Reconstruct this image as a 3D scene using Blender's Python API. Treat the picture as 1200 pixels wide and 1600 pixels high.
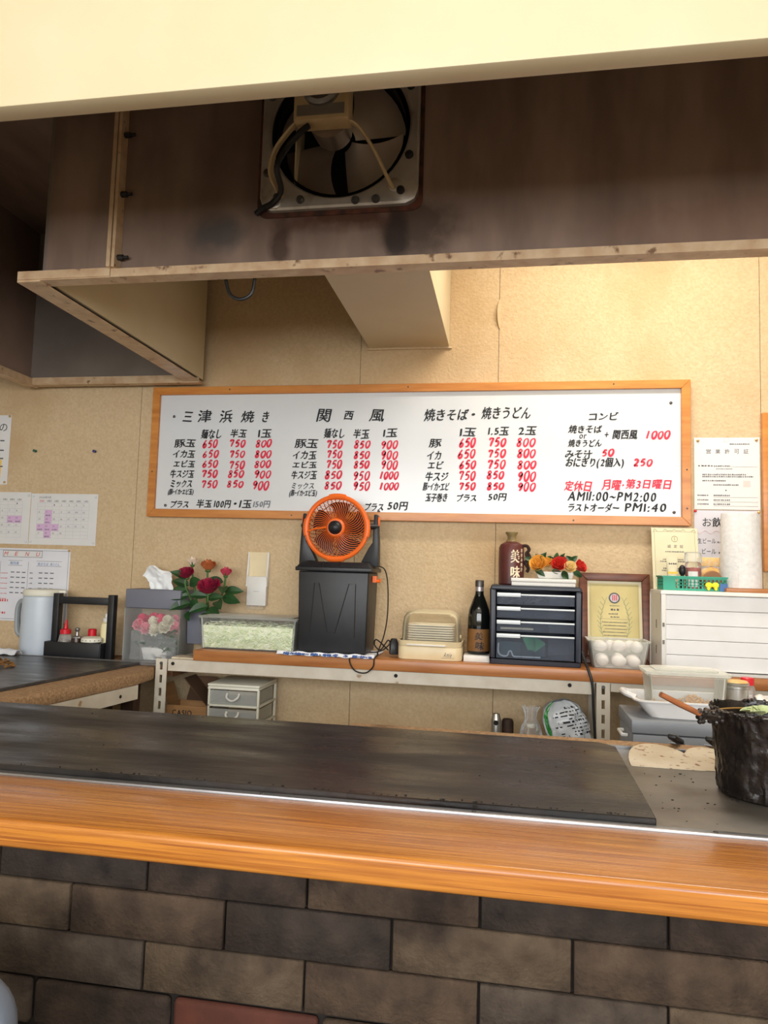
import bpy, bmesh, math, random
from mathutils import Vector, Matrix, noise
random.seed(7)
for _o in list(bpy.data.objects): bpy.data.objects.remove(_o, do_unlink=True)
SC = bpy.context.scene
COL = SC.collection
PI = math.pi
# ------------------------------------------------------------------ camera
cam_d = bpy.data.cameras.new('camera'); cam = bpy.data.objects.new('camera', cam_d); COL.objects.link(cam)
cam_d.sensor_fit = 'VERTICAL'; cam_d.sensor_height = 36.0; cam_d.lens = 36.0*1129.06/1600.0
cam_d.clip_start = 0.02
_yaw, _pitch, _roll = 0.171834, 0.080216, 0.029549
_f = Vector((-math.sin(_yaw)*math.cos(_pitch), math.cos(_yaw)*math.cos(_pitch), math.sin(_pitch)))
_r = Vector((math.cos(_yaw), math.sin(_yaw), 0)); _u = _r.cross(_f)
_r2 = _r*math.cos(_roll)+_u*math.sin(_roll); _u2 = _u*math.cos(_roll)-_r*math.sin(_roll)
_m = Matrix((_r2, _u2, -_f)).transposed().to_4x4(); _m.translation = (0, 0, 1.2)
cam.matrix_world = _m
SC.camera = cam
# ------------------------------------------------------------------ world, daylight, exposure
W = bpy.data.worlds.new('sky'); SC.world = W; W.use_nodes = True
_bg = W.node_tree.nodes['Background']; _bg.inputs[0].default_value = (0.80, 0.90, 1.0, 1); _bg.inputs[1].default_value = 1.0
def area_light(name, loc, rot, sx, sy, watts, col):
    l = bpy.data.lights.new(name, 'AREA'); l.shape = 'RECTANGLE'; l.size = sx; l.size_y = sy; l.energy = watts; l.color = col
    o = bpy.data.objects.new(name, l); COL.objects.link(o); o.location = loc; o.rotation_euler = rot
    return o
# daylight entering through the shop front windows behind the camera
area_light('window_daylight', (0.1, -2.42, 1.68), (PI/2, 0, 0), 4.2, 1.4, 175, (0.97, 0.985, 1.0))
VS = SC.view_settings
VS.view_transform = 'Standard'; VS.look = 'None'; VS.gamma = 1.0; VS.use_curve_mapping = False
VS.exposure = 0.08
# ------------------------------------------------------------------ helpers: materials
def lin(c):
    o = []
    for v in c[:3]:
        v /= 255.0
        o.append(v/12.92 if v <= 0.04045 else ((v+0.055)/1.055)**2.4)
    return (o[0], o[1], o[2], 1.0)
MATS = {}
def mat(name, c1, c2=None, rough=0.5, metal=0.0, scale=8.0, stretch=(1, 1, 1), detail=4, lo=0.35, hi=0.65,
        bump=0.0, bscale=None, spec=0.5, coat=0.0, c3=None, c3scale=2.0, c3lo=0.55, c3hi=0.7, rvar=0.0, c3stretch=(1, 1, 1), sheen=0.0, sss=0.0, emit=0.0, trans=0.0, ior=1.45, bstretch=None):
    """c1/c2: sRGB 0-255 colours mixed by noise; c3: stain colour by a second noise."""
    m = bpy.data.materials.new(name); m.use_nodes = True; nt = m.node_tree; N = nt.nodes; L = nt.links
    b = N['Principled BSDF']; b.inputs['Roughness'].default_value = rough; b.inputs['Metallic'].default_value = metal
    b.inputs['Specular IOR Level'].default_value = spec; b.inputs['Coat Weight'].default_value = coat; b.inputs['IOR'].default_value = ior
    if coat: b.inputs['Coat Roughness'].default_value = 0.12
    if sheen: b.inputs['Sheen Weight'].default_value = sheen
    if trans: b.inputs['Transmission Weight'].default_value = trans
    if sss: b.inputs['Subsurface Weight'].default_value = sss; b.inputs['Subsurface Scale'].default_value = 0.01
    if emit: b.inputs['Emission Color'].default_value = lin(c1); b.inputs['Emission Strength'].default_value = emit
    b.inputs['Base Color'].default_value = lin(c1)
    tc = N.new('ShaderNodeTexCoord')
    def nz(sc, st, det):
        mp = N.new('ShaderNodeMapping'); mp.inputs['Scale'].default_value = st
        L.new(tc.outputs['Object'], mp.inputs['Vector'])
        n = N.new('ShaderNodeTexNoise'); n.inputs['Scale'].default_value = sc; n.inputs['Detail'].default_value = det
        L.new(mp.outputs['Vector'], n.inputs['Vector']); return n
    def ramp(src, a, bb, ca, cb):
        r = N.new('ShaderNodeValToRGB'); r.color_ramp.elements[0].position = a; r.color_ramp.elements[1].position = bb
        r.color_ramp.elements[0].color = ca; r.color_ramp.elements[1].color = cb
        L.new(src, r.inputs['Fac']); return r
    out = None
    if c2 is not None:
        n = nz(scale, stretch, detail); out = ramp(n.outputs['Fac'], lo, hi, lin(c1), lin(c2)).outputs['Color']
    if c3 is not None:
        n3 = nz(c3scale, c3stretch, 5); f3 = ramp(n3.outputs['Fac'], c3lo, c3hi, (0, 0, 0, 1), (1, 1, 1, 1))
        mx = N.new('ShaderNodeMix'); mx.data_type = 'RGBA'
        L.new(f3.outputs['Color'], mx.inputs['Factor'])
        if out: L.new(out, mx.inputs['A'])
        else: mx.inputs['A'].default_value = lin(c1)
        mx.inputs['B'].default_value = lin(c3); out = mx.outputs['Result']
    if out: L.new(out, b.inputs['Base Color'])
    if rvar:
        nr = nz(scale*0.7, stretch, 3); rr = ramp(nr.outputs['Fac'], 0.3, 0.7, (max(rough-rvar, 0),)*3+(1,), (min(rough+rvar, 1),)*3+(1,))
        L.new(rr.outputs['Color'], b.inputs['Roughness'])
    if bump:
        nb = nz(bscale or scale, bstretch or stretch, 4); bp = N.new('ShaderNodeBump'); bp.inputs['Strength'].default_value = bump
        bp.inputs['Distance'].default_value = 0.004
        L.new(nb.outputs['Fac'], bp.inputs['Height']); L.new(bp.outputs['Normal'], b.inputs['Normal'])
    MATS[name] = m; return m
def clear(name, col, body=0.2, rough=0.15, tint=(255, 255, 255)):
    """thin translucent plastic: part of the light goes straight through, part meets a white-ish glossy body"""
    m = bpy.data.materials.new(name); m.use_nodes = True; nt = m.node_tree; N = nt.nodes; L = nt.links
    b = N['Principled BSDF']; b.inputs['Base Color'].default_value = lin(col); b.inputs['Roughness'].default_value = rough
    t = N.new('ShaderNodeBsdfTransparent'); t.inputs[0].default_value = lin(tint)
    lw = N.new('ShaderNodeFresnel'); lw.inputs['IOR'].default_value = 1.4
    ad = N.new('ShaderNodeMath'); ad.operation = 'ADD'; ad.use_clamp = True; ad.inputs[1].default_value = body
    L.new(lw.outputs[0], ad.inputs[0])
    mx = N.new('ShaderNodeMixShader'); L.new(ad.outputs[0], mx.inputs[0]); L.new(t.outputs[0], mx.inputs[1]); L.new(b.outputs[0], mx.inputs[2])
    L.new(mx.outputs[0], N['Material Output'].inputs['Surface']); MATS[name] = m; return m
M = MATS
mat('wallpaper', (208, 184, 148), (198, 173, 137), rough=.75, scale=90, bump=.8, bscale=95, c3=(190, 160, 120), c3scale=2.2, c3lo=.5, c3hi=.75, spec=.25)
mat('plaster', (226, 214, 190), (216, 203, 178), rough=.8, scale=30, bump=.2)
mat('ceiling', (232, 226, 212), (224, 218, 204), rough=.8, scale=20)
mat('floor_tile', (118, 108, 98), (100, 92, 84), rough=.5, scale=6)
mat('joint', (70, 64, 58), rough=.9)
mat('hood_cream', (207, 192, 160), (201, 185, 150), rough=.42, scale=3, c3=(194, 175, 137), c3scale=1.6, c3lo=.55, c3hi=.8, spec=.4)
mat('hood_lip', (205, 178, 135), (190, 162, 120), rough=.45, scale=9, stretch=(1, 1, 1))
mat('hood_soot', (142, 120, 106), (120, 100, 88), rough=.5, scale=3.5, stretch=(3, 1, .7), c3=(86, 70, 60), c3scale=1.5, c3lo=.5, c3hi=.8, spec=.35)
mat('hood_grey', (122, 112, 102), (108, 98, 90), rough=.5, scale=4, spec=.35)
mat('rim', (206, 180, 146), (188, 156, 122), rough=.4, scale=24, c3=(122, 92, 68), c3scale=26, c3lo=.62, c3hi=.7, metal=.1)
mat('fan_steel', (190, 184, 174), (165, 158, 148), rough=.38, metal=.55, scale=14, c3=(120, 96, 76), c3scale=9, c3lo=.6, c3hi=.75)
mat('fan_blade', (196, 186, 176), (150, 138, 128), rough=.3, metal=.6, scale=3)
mat('rust', (86, 46, 28), (44, 28, 20), rough=.85, scale=30, bump=.5)
mat('soot_black', (22, 20, 19), (34, 30, 27), rough=.6, scale=12)
mat('motor', (196, 172, 132), (172, 148, 110), rough=.45, scale=12)
mat('grey_label', (120, 112, 100), rough=.6)
mat('black_cable', (18, 18, 18), rough=.45)
mat('orange_wood', (206, 138, 66), (182, 112, 46), rough=.38, scale=5, stretch=(1.2, 9, 9), detail=6, lo=.3, hi=.7, coat=.15, bump=.08)
mat('shelf_wood', (184, 122, 68), (150, 90, 46), rough=.4, scale=5, stretch=(1, 10, 10), detail=6, lo=.3, hi=.75, coat=.15)
mat('counter_wood', (196, 128, 52), (150, 86, 33), rough=.3, scale=14, stretch=(.3, 14, 14), detail=8, lo=.36, hi=.70, coat=.25, c3=(146, 84, 36), c3scale=16, c3stretch=(.22, 22, 22), c3lo=.56, c3hi=.68, rvar=.08, bump=.06)
mat('old_wood', (146, 104, 70), (104, 70, 46), rough=.75, scale=5, stretch=(1, 8, 8), detail=6)
mat('dark_wood', (70, 48, 34), (50, 33, 24), rough=.7, scale=5, stretch=(1, 8, 8))
mat('particle', (172, 140, 104), (142, 110, 78), rough=.9, scale=120, bump=.7, c3=(104, 78, 56), c3scale=8, c3lo=.58, c3hi=.75)
mat('teppan', (17, 16, 16), (42, 39, 37), rough=.36, metal=.0, spec=.42, scale=4, stretch=(1.0, 4.2, 1), detail=9, lo=.42, hi=.66, bump=.3, bscale=40, c3=(56, 41, 32), c3scale=2.6, c3lo=.55, c3hi=.8, rvar=.22)
mat('teppan_clean', (50, 49, 49), (64, 62, 61), rough=.34, metal=.0, spec=.6, scale=7, stretch=(1.2, 5, 1), detail=4, bump=.08, bscale=30, rvar=.08)
mat('worktop_steel', (122, 117, 109), (98, 93, 86), rough=.38, metal=.55, scale=6, detail=7, c3=(78, 68, 57), c3scale=5, c3lo=.56, c3hi=.72, rvar=.1, bump=.1, bscale=40)
mat('steel', (164, 164, 166), (140, 140, 142), rough=.36, metal=.9, scale=10, stretch=(1, 12, 12))
mat('shelf_metal', (206, 198, 182), (194, 184, 166), rough=.45, scale=14, c3=(150, 120, 84), c3scale=22, c3lo=.66, c3hi=.74)
mat('slot_dark', (24, 22, 20), rough=.8)
for i, (a, b_) in enumerate((((82, 67, 54), (52, 41, 33)), ((66, 54, 46), (37, 30, 26)), ((92, 78, 63), (64, 52, 41)), ((60, 51, 45), (34, 28, 25)), ((80, 70, 61), (48, 40, 35)))):
    mat('brick_%d' % i, a, b_, rough=.85, scale=22, detail=10, lo=.3, hi=.7, bump=.7, bscale=150, c3=(40, 31, 26), c3scale=9, c3lo=.52, c3hi=.72, spec=.3)
mat('brick_red', (86, 44, 31), (60, 29, 21), rough=.85, scale=10, detail=7, bump=.7, bscale=40, c3=(66, 36, 26), c3scale=7, c3lo=.55, c3hi=.75)
mat('mortar', (30, 26, 23), (40, 34, 30), rough=.95, scale=40)
mat('board_white', (214, 217, 219), (207, 210, 213), rough=.22, scale=1.5, coat=.2)
mat('ink_black', (24, 24, 28), rough=.6)
mat('ink_faded', (120, 122, 130), rough=.6)
mat('ink_red', (214, 46, 72), rough=.6)
mat('paper', (224, 223, 220), (218, 217, 216), rough=.6, scale=8)
mat('paper_glossy', (226, 228, 234), (218, 220, 228), rough=.12, scale=6, coat=.4, bump=.1, bscale=9)
mat('paper_grey', (214, 212, 220), rough=.6)
mat('paper_cream', (222, 213, 182), (214, 204, 170), rough=.55, scale=6)
mat('paper_gold', (206, 190, 130), (192, 176, 116), rough=.5, scale=8)
mat('print_grey', (84, 84, 90), rough=.7)
mat('print_light', (186, 186, 192), rough=.7)
mat('print_pink', (216, 178, 214), rough=.6)
mat('print_red', (206, 70, 72), rough=.6)
mat('print_rose', (236, 200, 194), rough=.6)
mat('print_blue', (70, 112, 168), rough=.6)
mat('print_yellow', (240, 196, 70), rough=.6)
mat('print_olive', (148, 150, 110), rough=.6)
mat('brown_frame', (116, 66, 44), (92, 50, 33), rough=.4, scale=5, stretch=(3, 3, 12))
mat('black_plastic', (26, 27, 30), (32, 33, 36), rough=.42, scale=20)
mat('navy_plastic', (34, 39, 50), (40, 45, 57), rough=.4, scale=12)
mat('orange_plastic', (236, 108, 34), rough=.38)
mat('white_plastic', (226, 224, 219), (219, 217, 210), rough=.35, scale=8)
mat('cream_plastic', (226, 210, 172), (216, 198, 158), rough=.35, scale=8)
mat('cream_lid', (226, 224, 208), rough=.4)
mat('grey_plastic', (140, 146, 152), (130, 136, 142), rough=.45, scale=8)
mat('grey_card', (112, 114, 126), rough=.5)
mat('tissue', (246, 246, 246), rough=.9, sss=.1)
mat('jug_body', (196, 206, 216), (186, 196, 208), rough=.35, scale=5)
mat('jug_handle', (150, 156, 158), rough=.45)
mat('red_plastic', (206, 28, 44), rough=.35)
mat('sauce', (52, 34, 26), rough=.25)
mat('mayo', (238, 226, 176), rough=.35)
mat('egg', (246, 240, 234), (240, 232, 224), rough=.5, sss=.15, scale=20)
mat('cabbage', (222, 226, 186), (236, 236, 214), rough=.5, scale=60, sss=.1)
mat('cabbage_green', (188, 202, 148), rough=.5)
mat('leaf', (46, 84, 42), (30, 62, 32), rough=.45, scale=30)
mat('stem', (70, 104, 52), rough=.5)
mat('rose_crimson', (164, 28, 66), (124, 18, 50), rough=.6, scale=40)
mat('rose_pink', (206, 76, 96), (186, 56, 84), rough=.6, scale=40)
mat('rose_bud', (246, 232, 210), (226, 200, 176), rough=.6, scale=40)
mat('rose_peach', (196, 112, 62), (172, 88, 50), rough=.6, scale=40)
mat('rose_red', (216, 54, 36), (186, 36, 28), rough=.6, scale=40)
mat('rose_yellow', (236, 176, 74), (222, 152, 52), rough=.6, scale=40)
mat('rose_cream', (238, 212, 150), (228, 194, 120), rough=.6, scale=40)
mat('carnation_pink', (238, 84, 124), (226, 60, 106), rough=.7, scale=60)
mat('carnation_pale', (242, 168, 178), (236, 140, 160), rough=.7, scale=60)
mat('carnation_white', (238, 232, 214), (226, 216, 190), rough=.7, scale=60)
mat('cellophane', (216, 222, 226), rough=.15)
mat('bottle_glass', (12, 16, 16), rough=.08, spec=.6, coat=.3)
mat('bottle_label', (132, 92, 48), (110, 74, 38), rough=.55, scale=16)
mat('foil', (186, 176, 178), rough=.35, metal=.7)
mat('stoneware', (92, 46, 42), (74, 36, 34), rough=.4, scale=10)
mat('stoneware_neck', (150, 132, 84), (118, 98, 62), rough=.4, scale=30)
mat('rope', (58, 36, 30), (40, 26, 22), rough=.9, scale=60)
mat('ink_cream', (236, 220, 190), rough=.6)
mat('cloth_white', (232, 234, 240), (222, 225, 232), rough=.9, scale=20)
mat('cloth_blue', (70, 98, 160), rough=.9)
mat('plate_china', (244, 244, 242), rough=.18, coat=.2)
mat('basket_green', (28, 152, 122), rough=.4)
mat('bow_yellow', (244, 228, 50), rough=.5)
mat('sponge_brown', (156, 112, 80), rough=.8)
mat('towel_paper', (232, 231, 229), (222, 221, 219), rough=.9, scale=70, bump=.5, bscale=60)
mat('bread', (214, 160, 82), (232, 200, 140), rough=.6, scale=20)
mat('spice_pink', (196, 110, 100), (168, 84, 78), rough=.6, scale=80)
mat('cardboard', (170, 128, 84), (156, 116, 74), rough=.8, scale=8, stretch=(1, 1, 6))
mat('cardboard_dark', (92, 66, 46), (78, 55, 38), rough=.85, scale=8)
mat('bag_white', (214, 218, 222), (190, 196, 200), rough=.28, scale=9, bump=.5, bscale=14)
mat('bag_green', (52, 142, 62), rough=.3)
mat('grey_box', (138, 142, 148), (128, 132, 138), rough=.42, scale=6)
mat('tray_white', (228, 227, 226), (220, 218, 216), rough=.38, scale=8)
mat('crumbs', (222, 174, 108), (196, 142, 78), rough=.7, scale=60)
mat('canister', (176, 174, 168), rough=.28, metal=.8)
mat('pot_black', (17, 15, 15), (38, 30, 26), rough=.3, scale=16, detail=8, bump=1.0, bscale=36, c3=(116, 74, 50), c3scale=7, c3lo=.6, c3hi=.7, rvar=.15)
mat('pot_sauce', (92, 44, 14), (60, 28, 10), rough=.15, scale=6)
mat('pot_rim', (206, 160, 92), rough=.4, metal=.4)
mat('handle_wood', (168, 104, 64), (134, 78, 46), rough=.45, scale=8, stretch=(1, 8, 8))
mat('parchment', (206, 194, 172), (190, 174, 148), rough=.8, scale=10, bump=.4, bscale=90, c3=(136, 98, 72), c3scale=50, c3lo=.6, c3hi=.68)
mat('dust_brown', (150, 106, 52), (98, 62, 28), rough=.9, scale=60, bump=.8)
mat('seat_grey', (112, 122, 138), (96, 106, 122), rough=.6, scale=10)
mat('brass_pin', (196, 160, 96), rough=.35, metal=.6)
mat('pin_green', (20, 92, 70), rough=.35)
mat('pin_blue', (38, 42, 108), rough=.35)
mat('screw', (90, 88, 86), rough=.4, metal=.7)
mat('lamp_glow', (255, 244, 226), emit=6.0)
mat('green_paper', (44, 128, 80), (70, 156, 100), rough=.7, scale=20)
mat('teal_paper', (28, 72, 74), rough=.7)
mat('char', (16, 14, 13), rough=.8)
clear('clear_plastic', (236, 238, 236), .025, .12)
clear('frost_plastic', (232, 234, 228), .2, .3)
clear('dome_plastic', (228, 220, 198), .08, .12, (253, 250, 242))
clear('drawer_plastic', (150, 156, 168), .10, .08, (236, 240, 246))
clear('bag_plastic', (226, 228, 230), .13, .12)
clear('frost_thin', (232, 232, 224), .1, .3)
clear('window_glass', (230, 240, 244), .06, .03)
clear('bottle_plastic', (222, 216, 210), .25, .15)

def stained(src, name, blobs):
    """copy of a soot material with a few greasy smears of their own shape: (centre, size, colour, strength)"""
    m = MATS[src].copy(); m.name = name; nt = m.node_tree; N = nt.nodes; L = nt.links; b = N['Principled BSDF']
    tc = N.new('ShaderNodeTexCoord')
    for c, sz, col, st in blobs:
        mp = N.new('ShaderNodeMapping'); mp.vector_type = 'TEXTURE'; mp.inputs['Location'].default_value = c; mp.inputs['Scale'].default_value = sz
        L.new(tc.outputs['Object'], mp.inputs['Vector'])
        nz = N.new('ShaderNodeTexNoise'); nz.inputs['Scale'].default_value = 14; nz.inputs['Detail'].default_value = 8; L.new(tc.outputs['Object'], nz.inputs['Vector'])
        g = N.new('ShaderNodeTexGradient'); g.gradient_type = 'SPHERICAL'; L.new(mp.outputs['Vector'], g.inputs['Vector'])
        ml = N.new('ShaderNodeMath'); ml.operation = 'MULTIPLY'; L.new(g.outputs['Fac'], ml.inputs[0]); L.new(nz.outputs['Fac'], ml.inputs[1])
        r = N.new('ShaderNodeValToRGB'); r.color_ramp.elements[0].position = .10; r.color_ramp.elements[1].position = .34
        r.color_ramp.elements[1].color = (st, st, st, 1); L.new(ml.outputs[0], r.inputs['Fac'])
        mx = N.new('ShaderNodeMix'); mx.data_type = 'RGBA'; L.new(r.outputs['Color'], mx.inputs['Factor'])
        old = b.inputs['Base Color'].links[0].from_socket; L.new(old, mx.inputs['A']); mx.inputs['B'].default_value = lin(col); L.new(mx.outputs['Result'], b.inputs['Base Color'])
    MATS[name] = m
stained('hood_soot', 'hood_stained', [((-.80, 1.8, .105), (.13, 1, .085), (70, 68, 66), .8), ((-.25, 1.8, .10), (.20, 1, .13), (66, 52, 42), .85), ((-.46, 1.8, .13), (.28, 1, .06), (74, 44, 30), .9),
    ((-.30, 1.8, .07), (.05, 1, .12), (40, 30, 26), .8), ((-.62, 1.8, .07), (.05, 1, .11), (58, 40, 30), .8), ((.5, 1.8, .06), (.5, 1, .12), (120, 88, 70), .5)])

# ------------------------------------------------------------------ helpers: geometry
class MB:
    def __init__(s): s.v = []; s.f = []
    def add(s, vs, fs, X=None):
        n = len(s.v)
        s.v += [tuple(X @ Vector(p)) for p in vs] if X else [tuple(p) for p in vs]
        s.f += [tuple(i+n for i in f) for f in fs]; return s
    def box(s, x0, x1, y0, y1, z0, z1, X=None):
        v = [(x0, y0, z0), (x1, y0, z0), (x1, y1, z0), (x0, y1, z0), (x0, y0, z1), (x1, y0, z1), (x1, y1, z1), (x0, y1, z1)]
        return s.add(v, [(0, 3, 2, 1), (4, 5, 6, 7), (0, 1, 5, 4), (1, 2, 6, 5), (2, 3, 7, 6), (3, 0, 4, 7)], X)
    def frustum(s, b, t, z0, z1, X=None):
        """b, t: (x0,x1,y0,y1) rectangles at z0 and z1"""
        v = [(b[0], b[2], z0), (b[1], b[2], z0), (b[1], b[3], z0), (b[0], b[3], z0), (t[0], t[2], z1), (t[1], t[2], z1), (t[1], t[3], z1), (t[0], t[3], z1)]
        return s.add(v, [(0, 3, 2, 1), (4, 5, 6, 7), (0, 1, 5, 4), (1, 2, 6, 5), (2, 3, 7, 6), (3, 0, 4, 7)], X)
    def lathe(s, prof, n=24, c=(0, 0, 0), sx=1, sy=1, X=None, caps=True):
        v = []; f = []; k = len(prof)
        for r, z in prof:
            for i in range(n):
                a = 2*PI*i/n; v.append((c[0]+r*sx*math.cos(a), c[1]+r*sy*math.sin(a), c[2]+z))
        for j in range(k-1):
            for i in range(n):
                i2 = (i+1) % n; f.append((j*n+i, j*n+i2, (j+1)*n+i2, (j+1)*n+i))
        if caps:
            if prof[0][0] > 1e-5: f.append(tuple(range(n-1, -1, -1)))
            if prof[-1][0] > 1e-5: f.append(tuple((k-1)*n+i for i in range(n)))
        return s.add(v, f, X)
    def cyl(s, p0, p1, r0, r1=None, n=16):
        p0 = Vector(p0); p1 = Vector(p1); d = p1-p0; r1 = r0 if r1 is None else r1
        X = Matrix.Translation(p0) @ d.to_track_quat('Z', 'Y').to_matrix().to_4x4()
        return s.lathe([(r0, 0), (r1, d.length)], n, X=X)
    def ell(s, c, rx, ry, rz, n=14, m=8, X=None):
        p = [(max(math.sin(PI*j/m), 1e-6), -math.cos(PI*j/m)) for j in range(m+1)]
        v = []; f = []
        for r, z in p:
            for i in range(n):
                a = 2*PI*i/n; v.append((c[0]+rx*r*math.cos(a), c[1]+ry*r*math.sin(a), c[2]+rz*z))
        for j in range(m):
            for i in range(n):
                i2 = (i+1) % n; f.append((j*n+i, j*n+i2, (j+1)*n+i2, (j+1)*n+i))
        return s.add(v, f, X)
    def tube(s, pts, r, n=8, closed=False, flat=None):
        pts = [Vector(p) for p in pts]; k = len(pts); rs = r if isinstance(r, (list, tuple)) else [r]*k
        v = []; f = []; up = None
        for j, p in enumerate(pts):
            a = pts[(j-1) % k] if (closed or j > 0) else p; b = pts[(j+1) % k] if (closed or j < k-1) else p
            t = (b-a).normalized()
            if up is None:
                up = Vector((0, 0, 1)) if abs(t.z) < .9 else Vector((1, 0, 0))
            sd = t.cross(up).normalized(); up = sd.cross(t).normalized()
            for i in range(n):
                q = 2*PI*i/n; e = flat or 1.0
                v.append(p+sd*rs[j]*math.cos(q)+up*rs[j]*e*math.sin(q))
        for j in range(k if closed else k-1):
            for i in range(n):
                i2 = (i+1) % n; j2 = (j+1) % k; f.append((j*n+i, j*n+i2, j2*n+i2, j2*n+i))
        if not closed: f.append(tuple(range(n-1, -1, -1))); f.append(tuple((k-1)*n+i for i in range(n)))
        return s.add(v, f)
    def prism(s, poly, t0, t1, plane='xz', X=None):
        """polygon (counter-clockwise) extruded along the missing axis"""
        k = len(poly)
        def P(a, b, t): return {'xz': (a, t, b), 'xy': (a, b, t), 'yz': (t, a, b)}[plane]
        v = [P(a, b, t0) for a, b in poly]+[P(a, b, t1) for a, b in poly]
        f = [tuple(range(k)), tuple(range(2*k-1, k-1, -1))]+[(i, i+k, (i+1) % k+k, (i+1) % k) for i in range(k)]
        return s.add(v, f, X)
    def sheet(s, fn, nu, nv, closeu=False, X=None):
        v = [fn(i/(nu if closeu else nu-1), j/(nv-1)) for j in range(nv) for i in range(nu)]; f = []
        for j in range(nv-1):
            for i in range(nu if closeu else nu-1):
                i2 = (i+1) % nu; f.append((j*nu+i, j*nu+i2, (j+1)*nu+i2, (j+1)*nu+i))
        return s.add(v, f, X)
    def build(s, name, m, parent=None, bevel=0, seg=2, smooth=35, fix=True, solid=0, loc=None):
        me = bpy.data.meshes.new(name); bm = bmesh.new()
        vs = [bm.verts.new(p) for p in s.v]; 
        for f in s.f:
            try: bm.faces.new([vs[i] for i in f])
            except ValueError: pass
        bmesh.ops.remove_doubles(bm, verts=bm.verts, dist=1e-6)
        if fix: bmesh.ops.recalc_face_normals(bm, faces=bm.faces)
        if bevel:
            es = [e for e in bm.edges if len(e.link_faces) == 2 and e.calc_face_angle(0) > .6]
            bmesh.ops.bevel(bm, geom=es, offset=bevel, segments=seg, affect='EDGES', profile=.5, clamp_overlap=True)
        if solid:
            bmesh.ops.solidify(bm, geom=bm.faces[:], thickness=solid)
        bm.to_mesh(me); bm.free()
        if smooth:
            me.shade_smooth(); me.set_sharp_from_angle(angle=math.radians(smooth))
        me.materials.append(M[m] if isinstance(m, str) else m)
        o = bpy.data.objects.new(name, me); COL.objects.link(o)
        if parent: o.parent = parent
        if loc: o.location = loc
        return o
def tag(o, label=None, cat=None, group=None, kind=None):
    if label: o['label'] = label
    if cat: o['category'] = cat
    if group: o['group'] = group
    if kind: o['kind'] = kind
    return o
def thing(name, label, cat, loc=(0, 0, 0), rz=0, group=None):
    o = bpy.data.objects.new(name, None); COL.objects.link(o); o.location = loc; o.rotation_euler = (0, 0, rz); o.empty_display_size = .02
    return tag(o, label, cat, group)
def struct(o): return tag(o, kind='structure')
def copy_tree(o, parent=None):
    c = o.copy(); COL.objects.link(c)
    if parent: c.parent = parent
    for ch in list(o.children): copy_tree(ch, c)
    return c
def share(o, loc, rot=None, parent=None, m=None):
    c = o.copy(); COL.objects.link(c); c.location = loc
    if rot: c.rotation_euler = rot
    if parent: c.parent = parent
    return c
def T(x, y, z, rx=0, ry=0, rz=0, s=1):
    from mathutils import Euler
    return Matrix.Translation((x, y, z)) @ Euler((rx, ry, rz)).to_matrix().to_4x4() @ Matrix.Scale(s, 4)
def rrect(x0, x1, y0, y1, r, n=4):
    p = []
    for cx, cy, a0 in ((x1-r, y0+r, -PI/2), (x1-r, y1-r, 0), (x0+r, y1-r, PI/2), (x0+r, y0+r, PI)):
        for i in range(n+1):
            a = a0+PI/2*i/n; p.append((cx+r*math.cos(a), cy+r*math.sin(a)))
    return p
def tub(mb, bx, by, tx, ty, h, r, th=.003, lip=.006, n=4, z=0):
    """open rounded-rectangular tub with wall thickness; half sizes at bottom and top"""
    rings = []
    def ring(hx, hy, rr, zz): return [(x, y, zz) for x, y in rrect(-hx, hx, -hy, hy, rr, n)]
    rings.append(ring(bx, by, r, z)); rings.append(ring(tx, ty, r, z+h)); 
    if lip: rings += [ring(tx+lip, ty+lip, r+lip, z+h), ring(tx+lip, ty+lip, r+lip, z+h+.004)]
    rings.append(ring(tx-th, ty-th, max(r-th, .001), z+h+(.004 if lip else 0))); rings.append(ring(bx-th, by-th, max(r-th, .001), z+th))
    k = len(rings[0]); v = [p for q in rings for p in q]; f = []
    for j in range(len(rings)-1):
        for i in range(k):
            i2 = (i+1) % k; f.append((j*k+i, j*k+i2, (j+1)*k+i2, (j+1)*k+i))
    f.append(tuple(range(k-1, -1, -1))); f.append(tuple((len(rings)-1)*k+i for i in range(k)))
    return mb.add(v, f)
def spline(pts, n=8, closed=False):
    P = [Vector(p) for p in pts]; k = len(P); o = []
    for i in range(k if closed else k-1):
        p0 = P[(i-1) % k] if (closed or i > 0) else P[i]; p1 = P[i]; p2 = P[(i+1) % k]; p3 = P[(i+2) % k] if (closed or i < k-2) else p2
        for j in range(n):
            t = j/n
            o.append(.5*((2*p1)+(p2-p0)*t+(2*p0-5*p1+4*p2-p3)*t*t+(3*p1-p0-3*p2+p3)*t**3))
    if not closed: o.append(P[-1])
    return o
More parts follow.
